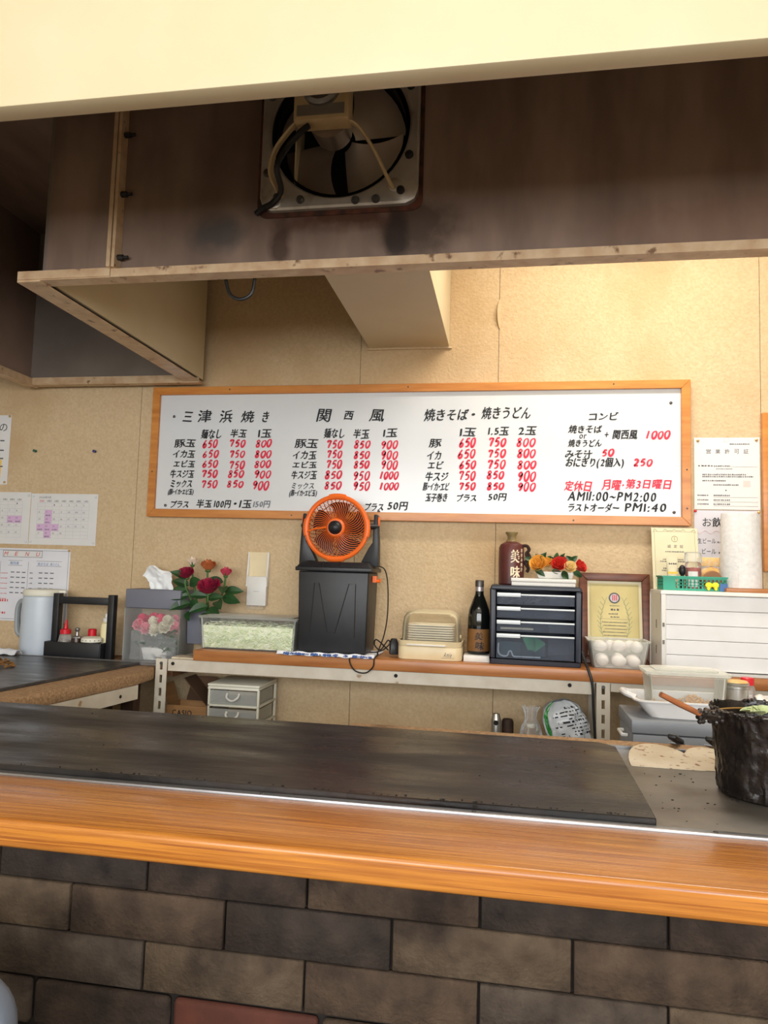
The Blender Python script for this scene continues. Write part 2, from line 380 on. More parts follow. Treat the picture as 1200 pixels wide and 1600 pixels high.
# ------------------------------------------------------------------ helpers: lettering
GL = {}
def load_glyphs(chars):
    tmp = []
    for ch in sorted(set(chars)):
        if ch == ' ': continue
        c = bpy.data.curves.new('g', 'FONT'); c.body = ch; c.resolution_u = 4 if ord(ch) < 128 else 2; c.size = 1.0
        o = bpy.data.objects.new('g', c); COL.objects.link(o); tmp.append((ch, o, c))
    dg = bpy.context.evaluated_depsgraph_get()
    for ch, o, c in tmp:
        me = o.evaluated_get(dg).to_mesh()
        GL[ch] = ([(v.co.x, v.co.y) for v in me.vertices], [tuple(p.vertices) for p in me.polygons])
        o.evaluated_get(dg).to_mesh_clear()
    for ch, o, c in tmp:
        bpy.data.objects.remove(o); bpy.data.curves.remove(c)
DIG = {'0': [[(.5, 1), (.12, .75), (.08, .3), (.35, 0), (.7, .12), (.92, .55), (.8, .92), (.5, 1)]],
       '1': [[(.62, 1), (.38, 0)]],
       '2': [[(.12, .78), (.4, 1), (.8, .85), (.7, .5), (.1, .03)], [(.1, .03), (.95, .04)]],
       '5': [[(.3, .95), (.15, .55), (.5, .62), (.78, .4), (.6, .08), (.1, .02)], [(.28, .95), (.9, 1)]],
       '6': [[(.68, 1), (.3, .62), (.1, .22), (.35, 0), (.7, .15), (.72, .38), (.4, .46), (.15, .25)]],
       '7': [[(.12, .72), (.16, .95), (.88, .98)], [(.88, .98), (.6, .5), (.42, 0)]],
       '8': [[(.8, .85), (.5, 1), (.2, .82), (.4, .58), (.72, .35), (.62, .05), (.25, .02), (.15, .28), (.5, .55), (.85, .85)]],
       '9': [[(.82, .85), (.5, 1), (.18, .78), (.3, .55), (.65, .6), (.85, .88)], [(.85, .88), (.7, .4), (.4, 0)]]}
def stroke(mb, pts, w, y):
    """flat marker stroke in the xz plane with a slightly varying width"""
    P = spline([(a, 0, b) for a, b in pts], 5) if len(pts) > 2 else [Vector((a, 0, b)) for a, b in pts]
    v = []; f = []; k = len(P)
    for j, p in enumerate(P):
        t = (P[min(j+1, k-1)]-P[max(j-1, 0)]).normalized(); sd = Vector((-t.z, 0, t.x))
        ww = w*(.55+.45*math.sin(PI*(j+.7)/(k+.4)))
        a = p+sd*ww*.5; b = p-sd*ww*.5; v += [(a.x, y, a.z), (b.x, y, b.z)]
    for j in range(k-1): f.append((2*j, 2*j+1, 2*j+3, 2*j+2))
    mb.add(v, f)
def write(mb, s, x0, z0, x1, z1, y=0, shear=0.0, jit=0.0, bold=0, fit=True, X=None):
    """set the string s into the rectangle (x0,z0)-(x1,z1) of the plane y"""
    vs = []; fs = []; cx = 0
    for ch in s:
        if ch == ' ': cx += .5; continue
        gv, gf = GL[ch]
        mnx = min(p[0] for p in gv); mxx = max(p[0] for p in gv)
        wide = ord(ch) > 0x2000
        adv = max(1.0, mxx) if wide and ch not in '・' else (mxx-mnx+.2)
        off = 0 if wide and ch not in '・' else -mnx+.1
        a = random.uniform(-jit, jit); sc = 1+random.uniform(-jit, jit)*.8; dz = random.uniform(-jit, jit)*.3
        n = len(vs); ca, sa = math.cos(a), math.sin(a)
        for px, py in gv:
            qx, qy = (px-.5)*sc, (py-.4)*sc
            vs.append((cx+off+.5+ca*qx-sa*qy, .4+dz+sa*qx+ca*qy))
        fs += [tuple(i+n for i in f) for f in gf]; cx += adv
    xs = [p[0] for p in vs]; ys = [p[1] for p in vs]; ax, bx, ay, by = min(xs), max(xs), min(ys), max(ys)
    sx = (x1-x0)/max(bx-ax, 1e-6); sz = (z1-z0)/max(by-ay, 1e-6); h = z1-z0
    if not fit: sx = sz
    shr = shear*h
    for li, (dx, dz) in enumerate([(0, 0)] if not bold else [(0, 0), (bold, bold*.3), (-bold*.4, -bold*.7)]):
        mb.add([(x0+dx+(p[0]-ax)*sx*(1-(shr/(x1-x0) if x1-x0 > shr*2 else 0))+shr*((p[1]-ay)/max(by-ay, 1e-6)), y-li*.00012, z0+dz+(p[1]-ay)*sz) for p in vs], fs, X)
    return mb
def write_digits(mb, s, x0, z0, x1, z1, y=0, w=.007, slant=.22):
    n = len(s); cw = (x1-x0)/n; h = z1-z0
    for i, ch in enumerate(s):
        a = x0+i*cw; kw = cw*random.uniform(.84, .96); dz = random.uniform(-.03, .03)*h; kh = h*random.uniform(.86, 1.0)
        for st in DIG[ch]:
            stroke(mb, [(a+px*kw*.85+(pz-.5)*slant*h*.6, z0+dz+pz*kh) for px, pz in st], w*random.uniform(.9, 1.15), y)
def dashes(mb, x0, x1, z, h, y=0, n=None, step=None):
    """unreadably small print: a row of tiny marks"""
    x = x0; step = step or h*1.15
    while x < x1-h*.4:
        w = step*random.uniform(.5, .8)
        mb.add([(x, y, z), (min(x+w, x1), y, z), (min(x+w, x1), y, z+h*random.uniform(.7, 1)), (x, y, z+h*random.uniform(.7, 1))], [(0, 1, 2, 3)]); x += step
def fquad(mb, x0, x1, z0, z1, y=0):
    mb.add([(x0, y, z0), (x1, y, z0), (x1, y, z1), (x0, y, z1)], [(0, 1, 2, 3)])
def frect(mb, x0, x1, z0, z1, w, y=0):
    fquad(mb, x0, x1, z0, z0+w, y); fquad(mb, x0, x1, z1-w, z1, y); fquad(mb, x0, x0+w, z0, z1, y); fquad(mb, x1-w, x1, z0, z1, y)

# ------------------------------------------------------------------ the room
WY = 2.95                                   # back wall plane
XL, XR, YF, ZC = -3.0, 2.6, -2.4, 2.78
struct(MB().box(XL, XR, YF, WY, -.06, 0).build('floor', 'floor_tile'))
struct(MB().box(XL-.1, XR+.1, YF-.1, WY+.1, ZC, ZC+.06).build('ceiling', 'ceiling'))
struct(MB().box(XL-.1, XL, YF, WY, 0, ZC).build('wall_left', 'plaster'))
struct(MB().box(XR, XR+.1, YF, WY, 0, ZC).build('wall_right', 'plaster'))
wb = struct(MB().box(XL-.1, XR+.1, WY+.004, WY+.1, 0, ZC).build('wall_back', 'joint'))
_sx = [XL-.1, -2.55, -1.627, -.632, -.052, .951, 1.9, XR+.1]
for a, b in zip(_sx[:-1], _sx[1:]):          # wallpaper lengths with a hairline joint between them
    MB().box(a+.001, b-.001, WY, WY+.0035, 0, ZC).build('wallpaper_length', 'wallpaper', wb, smooth=0)
_fl = MB()                                  # the lifted, torn edge of one wallpaper joint
_fl.sheet(lambda u, v: (-.046-.014*u*math.sin(PI*v)**.6, WY-.001-.016*u*math.sin(PI*v), 2.20+.14*v), 4, 12)
_fl.build('torn_edge', 'wallpaper', wb)
# shop front behind the camera: wall with three windows letting the daylight in
wf = MB(); wf.box(XL-.1, XR+.1, YF-.1, YF, 0, .95); wf.box(XL-.1, XR+.1, YF-.1, YF, 2.4, ZC)
for a, b in ((XL-.1, -2.0), (-.7, -.6), (.8, .9), (2.2, XR+.1)): wf.box(a, b, YF-.1, YF, .95, 2.4)
struct(wf.build('wall_front', 'plaster'))
for i, (a, b) in enumerate(((-2.0, -.7), (-.6, .8), (.9, 2.2))):
    o = MB()
    o.box(a, b, YF-.08, YF-.03, .95, 1.0); o.box(a, b, YF-.08, YF-.03, 2.35, 2.4); o.box(a, a+.05, YF-.08, YF-.03, 1.0, 2.35); o.box(b-.05, b, YF-.08, YF-.03, 1.0, 2.35)
    w = struct(o.build('window_%d' % (i+1), 'white_plastic')); MB().box(a+.05, b-.05, YF-.058, YF-.052, 1.0, 2.35).build('pane', 'window_glass', w)

# ------------------------------------------------------------------ ceiling lamps
def tube_lamp(name, label, loc, L, watts, col=(1.0, .93, .8), rz=0):
    t = thing(name, label, 'lamp', loc, rz)
    MB().box(-L/2, L/2, -.09, .09, -.04, 0).build('housing', 'white_plastic', t, bevel=.006)
    for s in (-1, 1):
        MB().cyl((-L/2+.03, s*.045, -.062), (L/2-.03, s*.045, -.062), .015, n=12).build('tube', 'lamp_glow', t)
    l = area_light('lamp_light', (0, 0, -.085), (0, 0, 0), L-.06, .14, watts, col); l.parent = t
    return t
tube_lamp('ceiling_lamp', 'twin tube ceiling lamp over the cooking aisle behind the hood', (.55, 2.36, ZC), 1.2, 21, (1.0, .94, .84))
tube_lamp('ceiling_lamp', 'twin tube ceiling lamp over the customer seats', (-.2, -.35, ZC), 1.2, 5, (1.0, .95, .87))

# ------------------------------------------------------------------ range hood (L-shaped, hanging over both griddles)
hd = thing('range_hood', 'large cream L-shaped metal extractor hood with sooty inside above the griddles', 'hood', (0, 0, 2.0))
HX1, HT = 2.2, .74                             # right end, height of the hood
MB().box(-2.9, HX1, 1.085, 1.127, 0, HT).build('front_apron', 'hood_cream', hd, bevel=.003)
# sooty inner skin of the back side with a square opening for the fan, cream outer skin
def holed(x0, x1, z0, z1, hx0, hx1, hz0, hz1, y0, y1):
    m = MB(); m.box(x0, hx0, y0, y1, z0, z1); m.box(hx1, x1, y0, y1, z0, z1); m.box(hx0, hx1, y0, y1, z0, hz0); m.box(hx0, hx1, y0, y1, hz1, z1); return m
holed(-1.315, HX1, .0, HT, -.655, -.265, .175, .565, 1.806, 1.812).build('back_panel', 'hood_stained', hd, smooth=0)
holed(-1.315, HX1, .0, HT, -.655, -.265, .175, .565, 1.8125, 1.822).build('outer_skin', 'hood_cream', hd, smooth=0)
MB().box(-2.9, HX1, 1.127, 1.82, HT-.02, HT).build('top_panel', 'hood_soot', hd)
MB().box(-2.13, -1.31, 1.82, 2.90, HT-.055, HT-.035).build('top_panel', 'hood_soot', hd)
# left branch running to the wall
MB().box(-1.326, -1.318, 1.8225, 2.90, 0, HT-.035).build('side_skin', 'hood_cream', hd)
MB().box(-1.336, -1.3265, 1.8225, 2.89, 0, HT-.06).build('side_lining', 'hood_grey', hd)
MB().box(-2.13, -1.336, 2.875, 2.89, 0, HT-.055).build('end_lining', 'hood_grey', hd)
MB().box(-2.15, -2.13, 1.127, 2.90, 0, HT-.035).build('side_lining', 'hood_soot', hd)
MB().box(-2.9, -2.15, 1.82, 1.84, 0, HT).build('back_panel', 'hood_soot', hd)
# angle-iron rims
rim = MB(); rim.box(-1.10, HX1, 1.786, 1.790, -.012, .012); rim.box(-1.10, HX1, 1.790, 1.834, -.012, -.008); rim.build('rim', 'rim', hd, smooth=0)
rim = MB(); rim.box(-1.385, -1.101, 1.783, 1.787, -.010, .014); rim.box(-1.385, -1.101, 1.787, 1.834, -.012, -.008); rim.build('rim', 'rim', hd, smooth=0)
rim = MB(); rim.box(-1.388, -1.316, 1.787, 2.905, -.016, -.012); rim.box(-1.388, -1.384, 1.787, 2.905, -.012, .012); rim.build('rim', 'rim', hd, smooth=0)
rim = MB(); rim.box(-2.15, -1.320, 2.865, 2.905, -.020, -.016); rim.box(-2.15, -1.320, 2.862, 2.866, -.016, .012); rim.build('rim', 'rim', hd, smooth=0)
rim = MB(); rim.box(-2.155, -2.11, 1.2, 2.905, -.024, -.02); rim.box(-2.116, -2.112, 1.2, 2.865, -.02, .010); rim.build('rim', 'rim', hd, smooth=0)
# bolted upright seam of two flanges
MB().box(-1.106, -1.095, 1.770, 1.806, .012, HT-.03).build('seam_flange', 'rim', hd)
MB().box(-1.092, -1.083, 1.772, 1.806, .012, HT-.03).build('seam_flange', 'rim', hd)
for z in (.40, .226, .044, .56):
    b_ = MB(); b_.cyl((-1.083, 1.789, z), (-1.066, 1.789, z), .008, n=6); b_.cyl((-1.066, 1.789, z), (-1.052, 1.789, z), .0045, n=8); b_.build('bolt', 'soot_black', hd)
# duct from the fan to the wall
dk = thing('exhaust_duct', 'cream boxed exhaust duct running from the hood to the wall', 'duct', (-.425, 1.825, 2.136))
d_ = MB(); d_.box(-.169, .169, 0, 1.122, 0, .004); d_.box(-.169, -.165, 0, 1.122, .004, .48); d_.box(.165, .169, 0, 1.122, .004, .48); d_.box(-.169, .169, 0, 1.122, .48, .484)
d_.build('casing', 'hood_cream', dk, smooth=0)
MB().box(-.18, .18, 1.116, 1.124, -.008, 0).build('wall_collar', 'wallpaper', dk)

# ------------------------------------------------------------------ exhaust fan
FX, FZ, FR = -.461, 2.372, .190
ef = thing('exhaust_fan', 'grey square-plated exhaust fan with cream motor in the sooty hood', 'exhaust fan', (FX, 1.806, FZ))
pl = MB(); out = rrect(-.215, .215, -.218, .218, .035, 6); n_ = len(out)
def plate_pt(a):                              # outline hit by a ray at angle a
    best = None; c, s = math.cos(a), math.sin(a)
    for i in range(n_):
        (x0, y0), (x1, y1) = out[i], out[(i+1) % n_]; dx, dy = x1-x0, y1-y0; det = c*(-dy)+dx*s
        if abs(det) < 1e-9: continue
        t = (x0*(-dy)+dx*y0)/det; u = (c*y0-s*x0)/det
        if t > 0 and -1e-6 <= u <= 1+1e-6: best = t if best is None else max(best, t)
    return (c*best, s*best)
NA = 72; v = []; f = []
for i in range(NA):
    a = 2*PI*i/NA; o_ = plate_pt(a); c, s = math.cos(a), math.sin(a)
    v += [(o_[0], 0, o_[1]), (o_[0], -.016, o_[1]), (o_[0]*.975, -.020, o_[1]*.975), (c*(FR+.006), -.020, s*(FR+.006)), (c*FR, -.014, s*FR), (c*FR, .09, s*FR)]
for i in range(NA):
    for k in range(5):
        j = (i+1) % NA; f.append((i*6+k, i*6+k+1, j*6+k+1, j*6+k))
pl.add(v, f); pl.build('mounting_plate', 'fan_steel', ef)
g = MB(); o2 = rrect(-.226, .226, -.232, .230, .03, 6)
oi = rrect(-.2155, .2155, -.2185, .2185, .035, 6)
g.add([(x, y_, z) for y_ in (-.004, -.0005) for q_ in (o2, oi) for x, z in q_], [(i, (i+1) % 28, 28+(i+1) % 28, 28+i) for i in range(28)]+[(56+i, 84+i, 84+(i+1) % 28, 56+(i+1) % 28) for i in range(28)]+[(i, 56+i, 56+(i+1) % 28, (i+1) % 28) for i in range(28)]); g.build('rust_gasket', 'rust', ef, smooth=0)
s_ = MB(); s_.lathe([(FR-.0015, -.012), (FR-.0015, .09), (FR-.012, .09), (FR-.012, -.006)], 48, X=T(0, 0, 0, -PI/2), caps=False); s_.build('shroud', 'soot_black', ef)
sd = MB(); sd.lathe([(1e-5, .089), (FR-.002, .089)], 40, X=T(0, 0, 0, -PI/2), caps=False); sd.build('shutter', 'soot_black', ef)
for k in range(4):                            # four broad blades
    b_ = MB(); a0 = 2*PI*k/4+.55
    def bl(u, v, a0=a0):
        r = .03+v*(FR-.05); w = (.62+.28*v)*1.05; a = a0+(u-.5)*w*1.5+.25*v
        return (r*math.cos(a), .035+(.5-u)*.045*(.5+v*.6), r*math.sin(a))
    b_.sheet(bl, 10, 8); b_.build('blade', 'fan_blade', ef, solid=.0016)
MB().lathe([(.055, 0), (.05, .07)], 24, X=T(-.02, -.066, 0, -PI/2)).build('hub', 'fan_blade', ef)
mo = MB(); mo.box(-.098, .047, -.118, -.066, -.037, .15); mt = mo.build('motor_box', 'motor', ef, bevel=.006)
MB().lathe([(.050, 0), (.050, .012), (.040, .018), (.036, .012), (1e-5, .010)], 28, X=T(-.025, -.118, .045, PI/2)).build('motor_cap', 'steel', mt)
MB().box(-.088, .036, -.1205, -.118, -.026, .002).build('rating_plate', 'grey_label', mt)
for nm, pts in (('strut', [(.044, -.09, -.03), (.07, -.09, -.05), (.105, -.075, -.10), (.135, -.045, -.155), (.150, -.022, -.178)]), ('strut', [(-.092, -.09, -.02), (-.12, -.09, -.05), (-.155, -.08, -.09), (-.172, -.06, -.14), (-.150, -.022, -.185)])):
    MB().tube(spline(pts, 5), .011, 8, flat=.45).build(nm, 'motor', ef)
for sx, sz in ((.19, -.09), (-.195, -.115), (.17, -.185), (-.165, -.185), (.05, -.205), (-.1, -.195), (.105, -.205), (.19, .1), (-.19, .1)):
    MB().lathe([(.011, 0), (.011, .006), (.007, .012)], 12, X=T(sx, -.02, sz, PI/2)).build('bolt', 'screw' if sx < .15 else 'soot_black', ef)
for sx in ((-.17, -.20, .016), (.155, -.17, .018)):
    MB().lathe([(sx[2], 0), (sx[2], .004), (sx[2]*.8, .006)], 16, X=T(sx[0], -.02, sx[1], PI/2)).build('boss', 'fan_steel', ef)
MB().tube(spline([(-.06, -.10, -.04), (-.085, -.10, -.06), (-.12, -.09, -.09), (-.145, -.09, -.14), (-.145, -.05, -.18), (-.17, -.035, -.205), (-.205, -.02, -.212), (-.225, -.012, -.222)], 6), .008, 8).build('power_lead', 'black_cable', ef)
cb = MB(); cb.tube(spline([(-.792, 1.85, 2.02), (-.786, 1.85, 1.985), (-.772, 1.85, 1.950), (-.742, 1.85, 1.936), (-.712, 1.85, 1.950), (-.704, 1.85, 1.985), (-.704, 1.85, 2.02)], 6), .005, 8)
tag(cb.build('hanging_cable', 'black_cable'), 'black cable looping down behind the lower edge of the hood', 'cable')

# ------------------------------------------------------------------ counter: bricks, wooden top, griddle, steel worktop
bw = struct(MB().box(-2.6, 2.1, 1.098, 1.24, 0, .7555).build('wall_counter', 'mortar'))
def brick(x0, x1, z0, z1, m, r=.0015, dep=.012):
    d = random.uniform(-.0015, .0015)
    o = MB().box(x0, x1, 1.098-dep+d, 1.10, z0, z1).build('brick', m, bw, bevel=r, seg=1 if r < .004 else 3, smooth=50)
    return o
rows = [(.7665, -.8+.257*-6), (.6935, -.671+.257*-6), (.620, -.544+.257*-7)]
for ri, (zt, xs) in enumerate(((.757, -.800), (.692, -.671), (.6185, -.544))):
    zb = (.694, .6205, .547)[ri]; x = xs-.256*7
    for k in range(19):
        if x > 1.8: break
        brick(x+.002, x+.254, zb+.0005, zt-.0005, 'brick_%d' % ((k*3+ri*2+(k//3)) % 5)); x += .256
xr = [-2.2, -1.97, -1.73, -1.50, -1.27, -1.03, -.93, -.727, -.494, -.262, -.03, .205, .43, .67, .9, 1.14, 1.4]
for row in range(7):
    zt = .543-.0745*row
    for k, (a, b) in enumerate(zip(xr[:-1], xr[1:])):
        if row == 6 and zt < .1: pass
        off = .11*(row % 2)
        brick(a+off+.003, b+off-.003, zt-.069, zt-.001, 'brick_red' if (k == 8 and row == 0) or (k*5+row*3) % 13 == 6 and row > 0 else 'brick_%d' % ((k*2+row*3+2) % 5), r=.009, dep=.014)
ct = tag(MB().box(-2.4, 2.0, 1.035, 1.2445, .757, .80).build('bar_counter', 'counter_wood', bevel=.008, seg=3), 'long varnished orange-brown wooden counter top in front of the griddle', 'counter')
tr = tag(MB().box(-2.4, 2.0, 1.2445, 1.262, .745, .8025).build('edge_trim', 'steel', bevel=.001), 'thin bright metal strip between wooden counter top and griddle', 'trim strip')
for x in (-1.0, -.42, -.05, .33): MB().lathe([(.0045, 0), (.003, .0015)], 10, c=(x, 1.253, .8025)).build('screw', 'screw', tr)
tp = MB(); tp.prism([(-2.0, 1.266), (.243, 1.266), (.246, 1.40), (.250, 1.765), (.215, 1.80), (-2.0, 1.80)], .7995, .812, 'xy')
gd = thing('main_griddle', 'long black seasoned steel griddle behind the wooden counter', 'griddle'); tp.build('plate', 'teppan', gd, bevel=.0015, seg=1)
cr = MB()
for i in range(120):                          # burnt crumbs along the front edge and scattered over the plate
    x = random.uniform(-1.4, .22); y = 1.272+abs(random.gauss(0, .003)) if i < 95 else random.uniform(1.3, 1.78)
    if i > 112: x = random.uniform(-.1, .22)
    r = random.uniform(.0007, .0018)
    cr.ell((x, y, .8118+r*.4), r*random.uniform(1, 1.8), r, r*.6, 6, 4)
tag(cr.build('burnt_crumbs', 'char'), 'tiny burnt black crumbs scattered on the long griddle plate', 'crumbs', kind='stuff')
tag(MB().box(.15, 2.0, 1.262, 1.825, .76, .799).build('steel_worktop', 'worktop_steel', bevel=.001), 'greasy grey steel worktop under the black pot', 'worktop')
MB().box(-2.0, .149, 1.263, 1.80, .70, .799).build('burner_housing', 'soot_black', gd)
tag(MB().box(-1.34, 2.0, 1.802, 1.812, .70, .806).build('back_trim', 'steel'), 'bright metal lip along the far edge of griddle and worktop', 'trim strip')
cr_ = thing('counter_rail', 'rough chipboard rail with dark panel behind griddle and steel worktop', 'rail'); MB().box(-.40, 2.0, 1.826, 1.905, .765, .797).build('rail', 'particle', cr_, bevel=.003)
MB().box(-1.35, 2.0, 1.83, 1.90, 0, .7645).build('panel', 'dark_wood', cr_)

# ------------------------------------------------------------------ left counter with the second griddle
lc = thing('side_counter', 'chipboard side counter with grey angle-iron edge at the left', 'counter', (-1.9, 2.2, 0))
def lp(x, y): return (x+1.9, y-2.2)
p_ = MB(); p_.prism([lp(-2.9, 1.86), lp(-1.425, 1.86), lp(-1.405, 2.0), lp(-1.335, 2.50), lp(-1.345, 2.64), lp(-1.36, 2.70), lp(-2.9, 2.70)], .752, .796, 'xy'); p_.build('chipboard_top', 'particle', lc, bevel=.006)
def bar(mb, a, b, t, z0, z1):
    a = Vector(a); b = Vector(b); n = Vector((-(b-a).y, (b-a).x)).normalized()*t
    mb.prism([tuple(a), tuple(b), tuple(b+n), tuple(a+n)], z0, z1, 'xy')
ai = MB(); bar(ai, lp(-1.425, 1.87), lp(-1.338, 2.52), .004, .700, .752); bar(ai, lp(-1.430, 1.87), lp(-1.342, 2.52), .04, .745, .7515); ai.build('angle_iron', 'shelf_metal', lc, smooth=0)
for x, y in ((-1.402, 2.05), (-1.352, 2.42)): MB().cyl((x+1.9-.004, y-2.2, .724), (x+1.9+.003, y-2.2, .724), .006, n=10).build('bolt_hole', 'slot_dark', lc)
MB().box(-.9, .592, .535, .748, .752, .797).build('back_board', 'old_wood', lc, bevel=.002)
for x, y in ((-2.8, 1.95), (-1.48, 1.95), (-2.8, 2.6), (-1.42, 2.62)):
    q = lp(x, y); MB().box(q[0]-.025, q[0]+.025, q[1]-.025, q[1]+.025, 0, .752).build('leg', 'dark_wood', lc)
q = lp(-1.47, 2.3); MB().box(q[0]-.012, q[0]+.012, q[1]-.2, q[1]+.26, .02, .74).build('side_panel', 'dark_wood', lc)
p_ = MB(); p_.prism([(-2.9, 1.90), (-1.526, 1.90), (-1.434, 2.695), (-2.9, 2.725)], .797, .808, 'xy')
tag(p_.build('griddle_plate', 'teppan_clean', bevel=.0015, seg=1), 'clean dark griddle plate on the chipboard side counter', 'griddle')
MB
gs = MB(); bar(gs, (-1.36, 2.700), (-2.9, 2.732), -.012, .797, .810)
tag(gs.build('griddle_strip', 'steel'), 'thin bright metal strip along the far edge of the side griddle', 'trim strip')

# ------------------------------------------------------------------ steel-framed shelf along the wall
SZ = .872; SY = 2.66
sh = thing('framed_shelf', 'long wooden shelf on cream slotted metal frame along the wall', 'shelf', (-.2, SY, 0))
def slotted(mb, x0, x1, y0, y1, z0, z1, sw, shh, pitch, zstart):
    xm = (x0+x1)/2; mb.box(x0, xm-sw/2, y0, y1, z0, z1); mb.box(xm+sw/2, x1, y0, y1, z0, z1)
    z = z0; zs = zstart
    while zs > z0: zs -= pitch
    zs += pitch
    while zs+shh < z1:
        mb.box(xm-sw/2, xm+sw/2, y0, y1, z, zs); z = zs+shh; zs += pitch
    mb.box(xm-sw/2, xm+sw/2, y0, y1, z, z1)
for x in (-1.142, .513, 1.6):
    m = MB(); slotted(m, x-.002, x+.044, 0, .003, 0, .832, .011, .03, .05, .69); m.box(x-.002, x+.001, .003, .04, 0, .832); m.build('post', 'shelf_metal', sh, smooth=0)
    MB().cyl((x+.021, -.004, .815), (x+.021, 0, .815), .006, n=8).build('bolt', 'screw', sh)
    if x > 0: m = MB(); m.box(x-.002, x+.044, .255, .258, 0, .8265); m.build('rear_post', 'shelf_metal', sh)
fb = MB(); fb.box(-1.095, .505, .0035, .006, .787, .831); fb.box(-1.095, 1.75, .006, .27, .827, .831); fb.box(.56, 1.75, .0045, .007, .80, .831)
fb.build('shelf_beam', 'shelf_metal', sh, smooth=0)
MB().box(-.99, 1.75, -.006, .278, .8315, SZ).build('wooden_board', 'shelf_wood', sh, bevel=.003)
MB().box(-1.14, .55, .01, .28, .50, .52).build('lower_shelf', 'shelf_metal', sh)
for x in (-1.075, -.2, .42): MB().cyl((x, .001, .815), (x, .004, .815), .007, n=10).build('bolt_hole', 'slot_dark', sh)
MB().box(-1.09, -.995, .02, .1, .8315, .838).build('crumpled_liner', 'parchment', sh)

# ------------------------------------------------------------------ menu whiteboard
wbd = thing('menu_whiteboard', 'long whiteboard menu with orange wooden frame and handwritten prices', 'whiteboard', (-.434, 2.93, 1.402))
def B(x, z): return (x+.434, z-1.402)
x0, x1, z0, z1, fw = -1.556, .688, 1.403, 1.974, .034
bx0, bz0 = B(x0, z0); bx1, bz1 = B(x1, z1)
MB().box(bx0+fw*.8, bx1-fw*.8, 0.0, .012, bz0+fw*.8, bz1-fw*.8).build('panel', 'board_white', wbd)
for poly in ([(bx0, bz0), (bx1, bz0), (bx1-fw, bz0+fw), (bx0+fw, bz0+fw)], [(bx1, bz0), (bx1, bz1), (bx1-fw, bz1-fw), (bx1-fw, bz0+fw)],
             [(bx1, bz1), (bx0, bz1), (bx0+fw, bz1-fw), (bx1-fw, bz1-fw)], [(bx0, bz1), (bx0, bz0), (bx0+fw, bz0+fw), (bx0+fw, bz1-fw)]):
    MB().prism(poly, -.014, .018).build('frame_bar', 'orange_wood', wbd, bevel=.0015, seg=1, smooth=30)
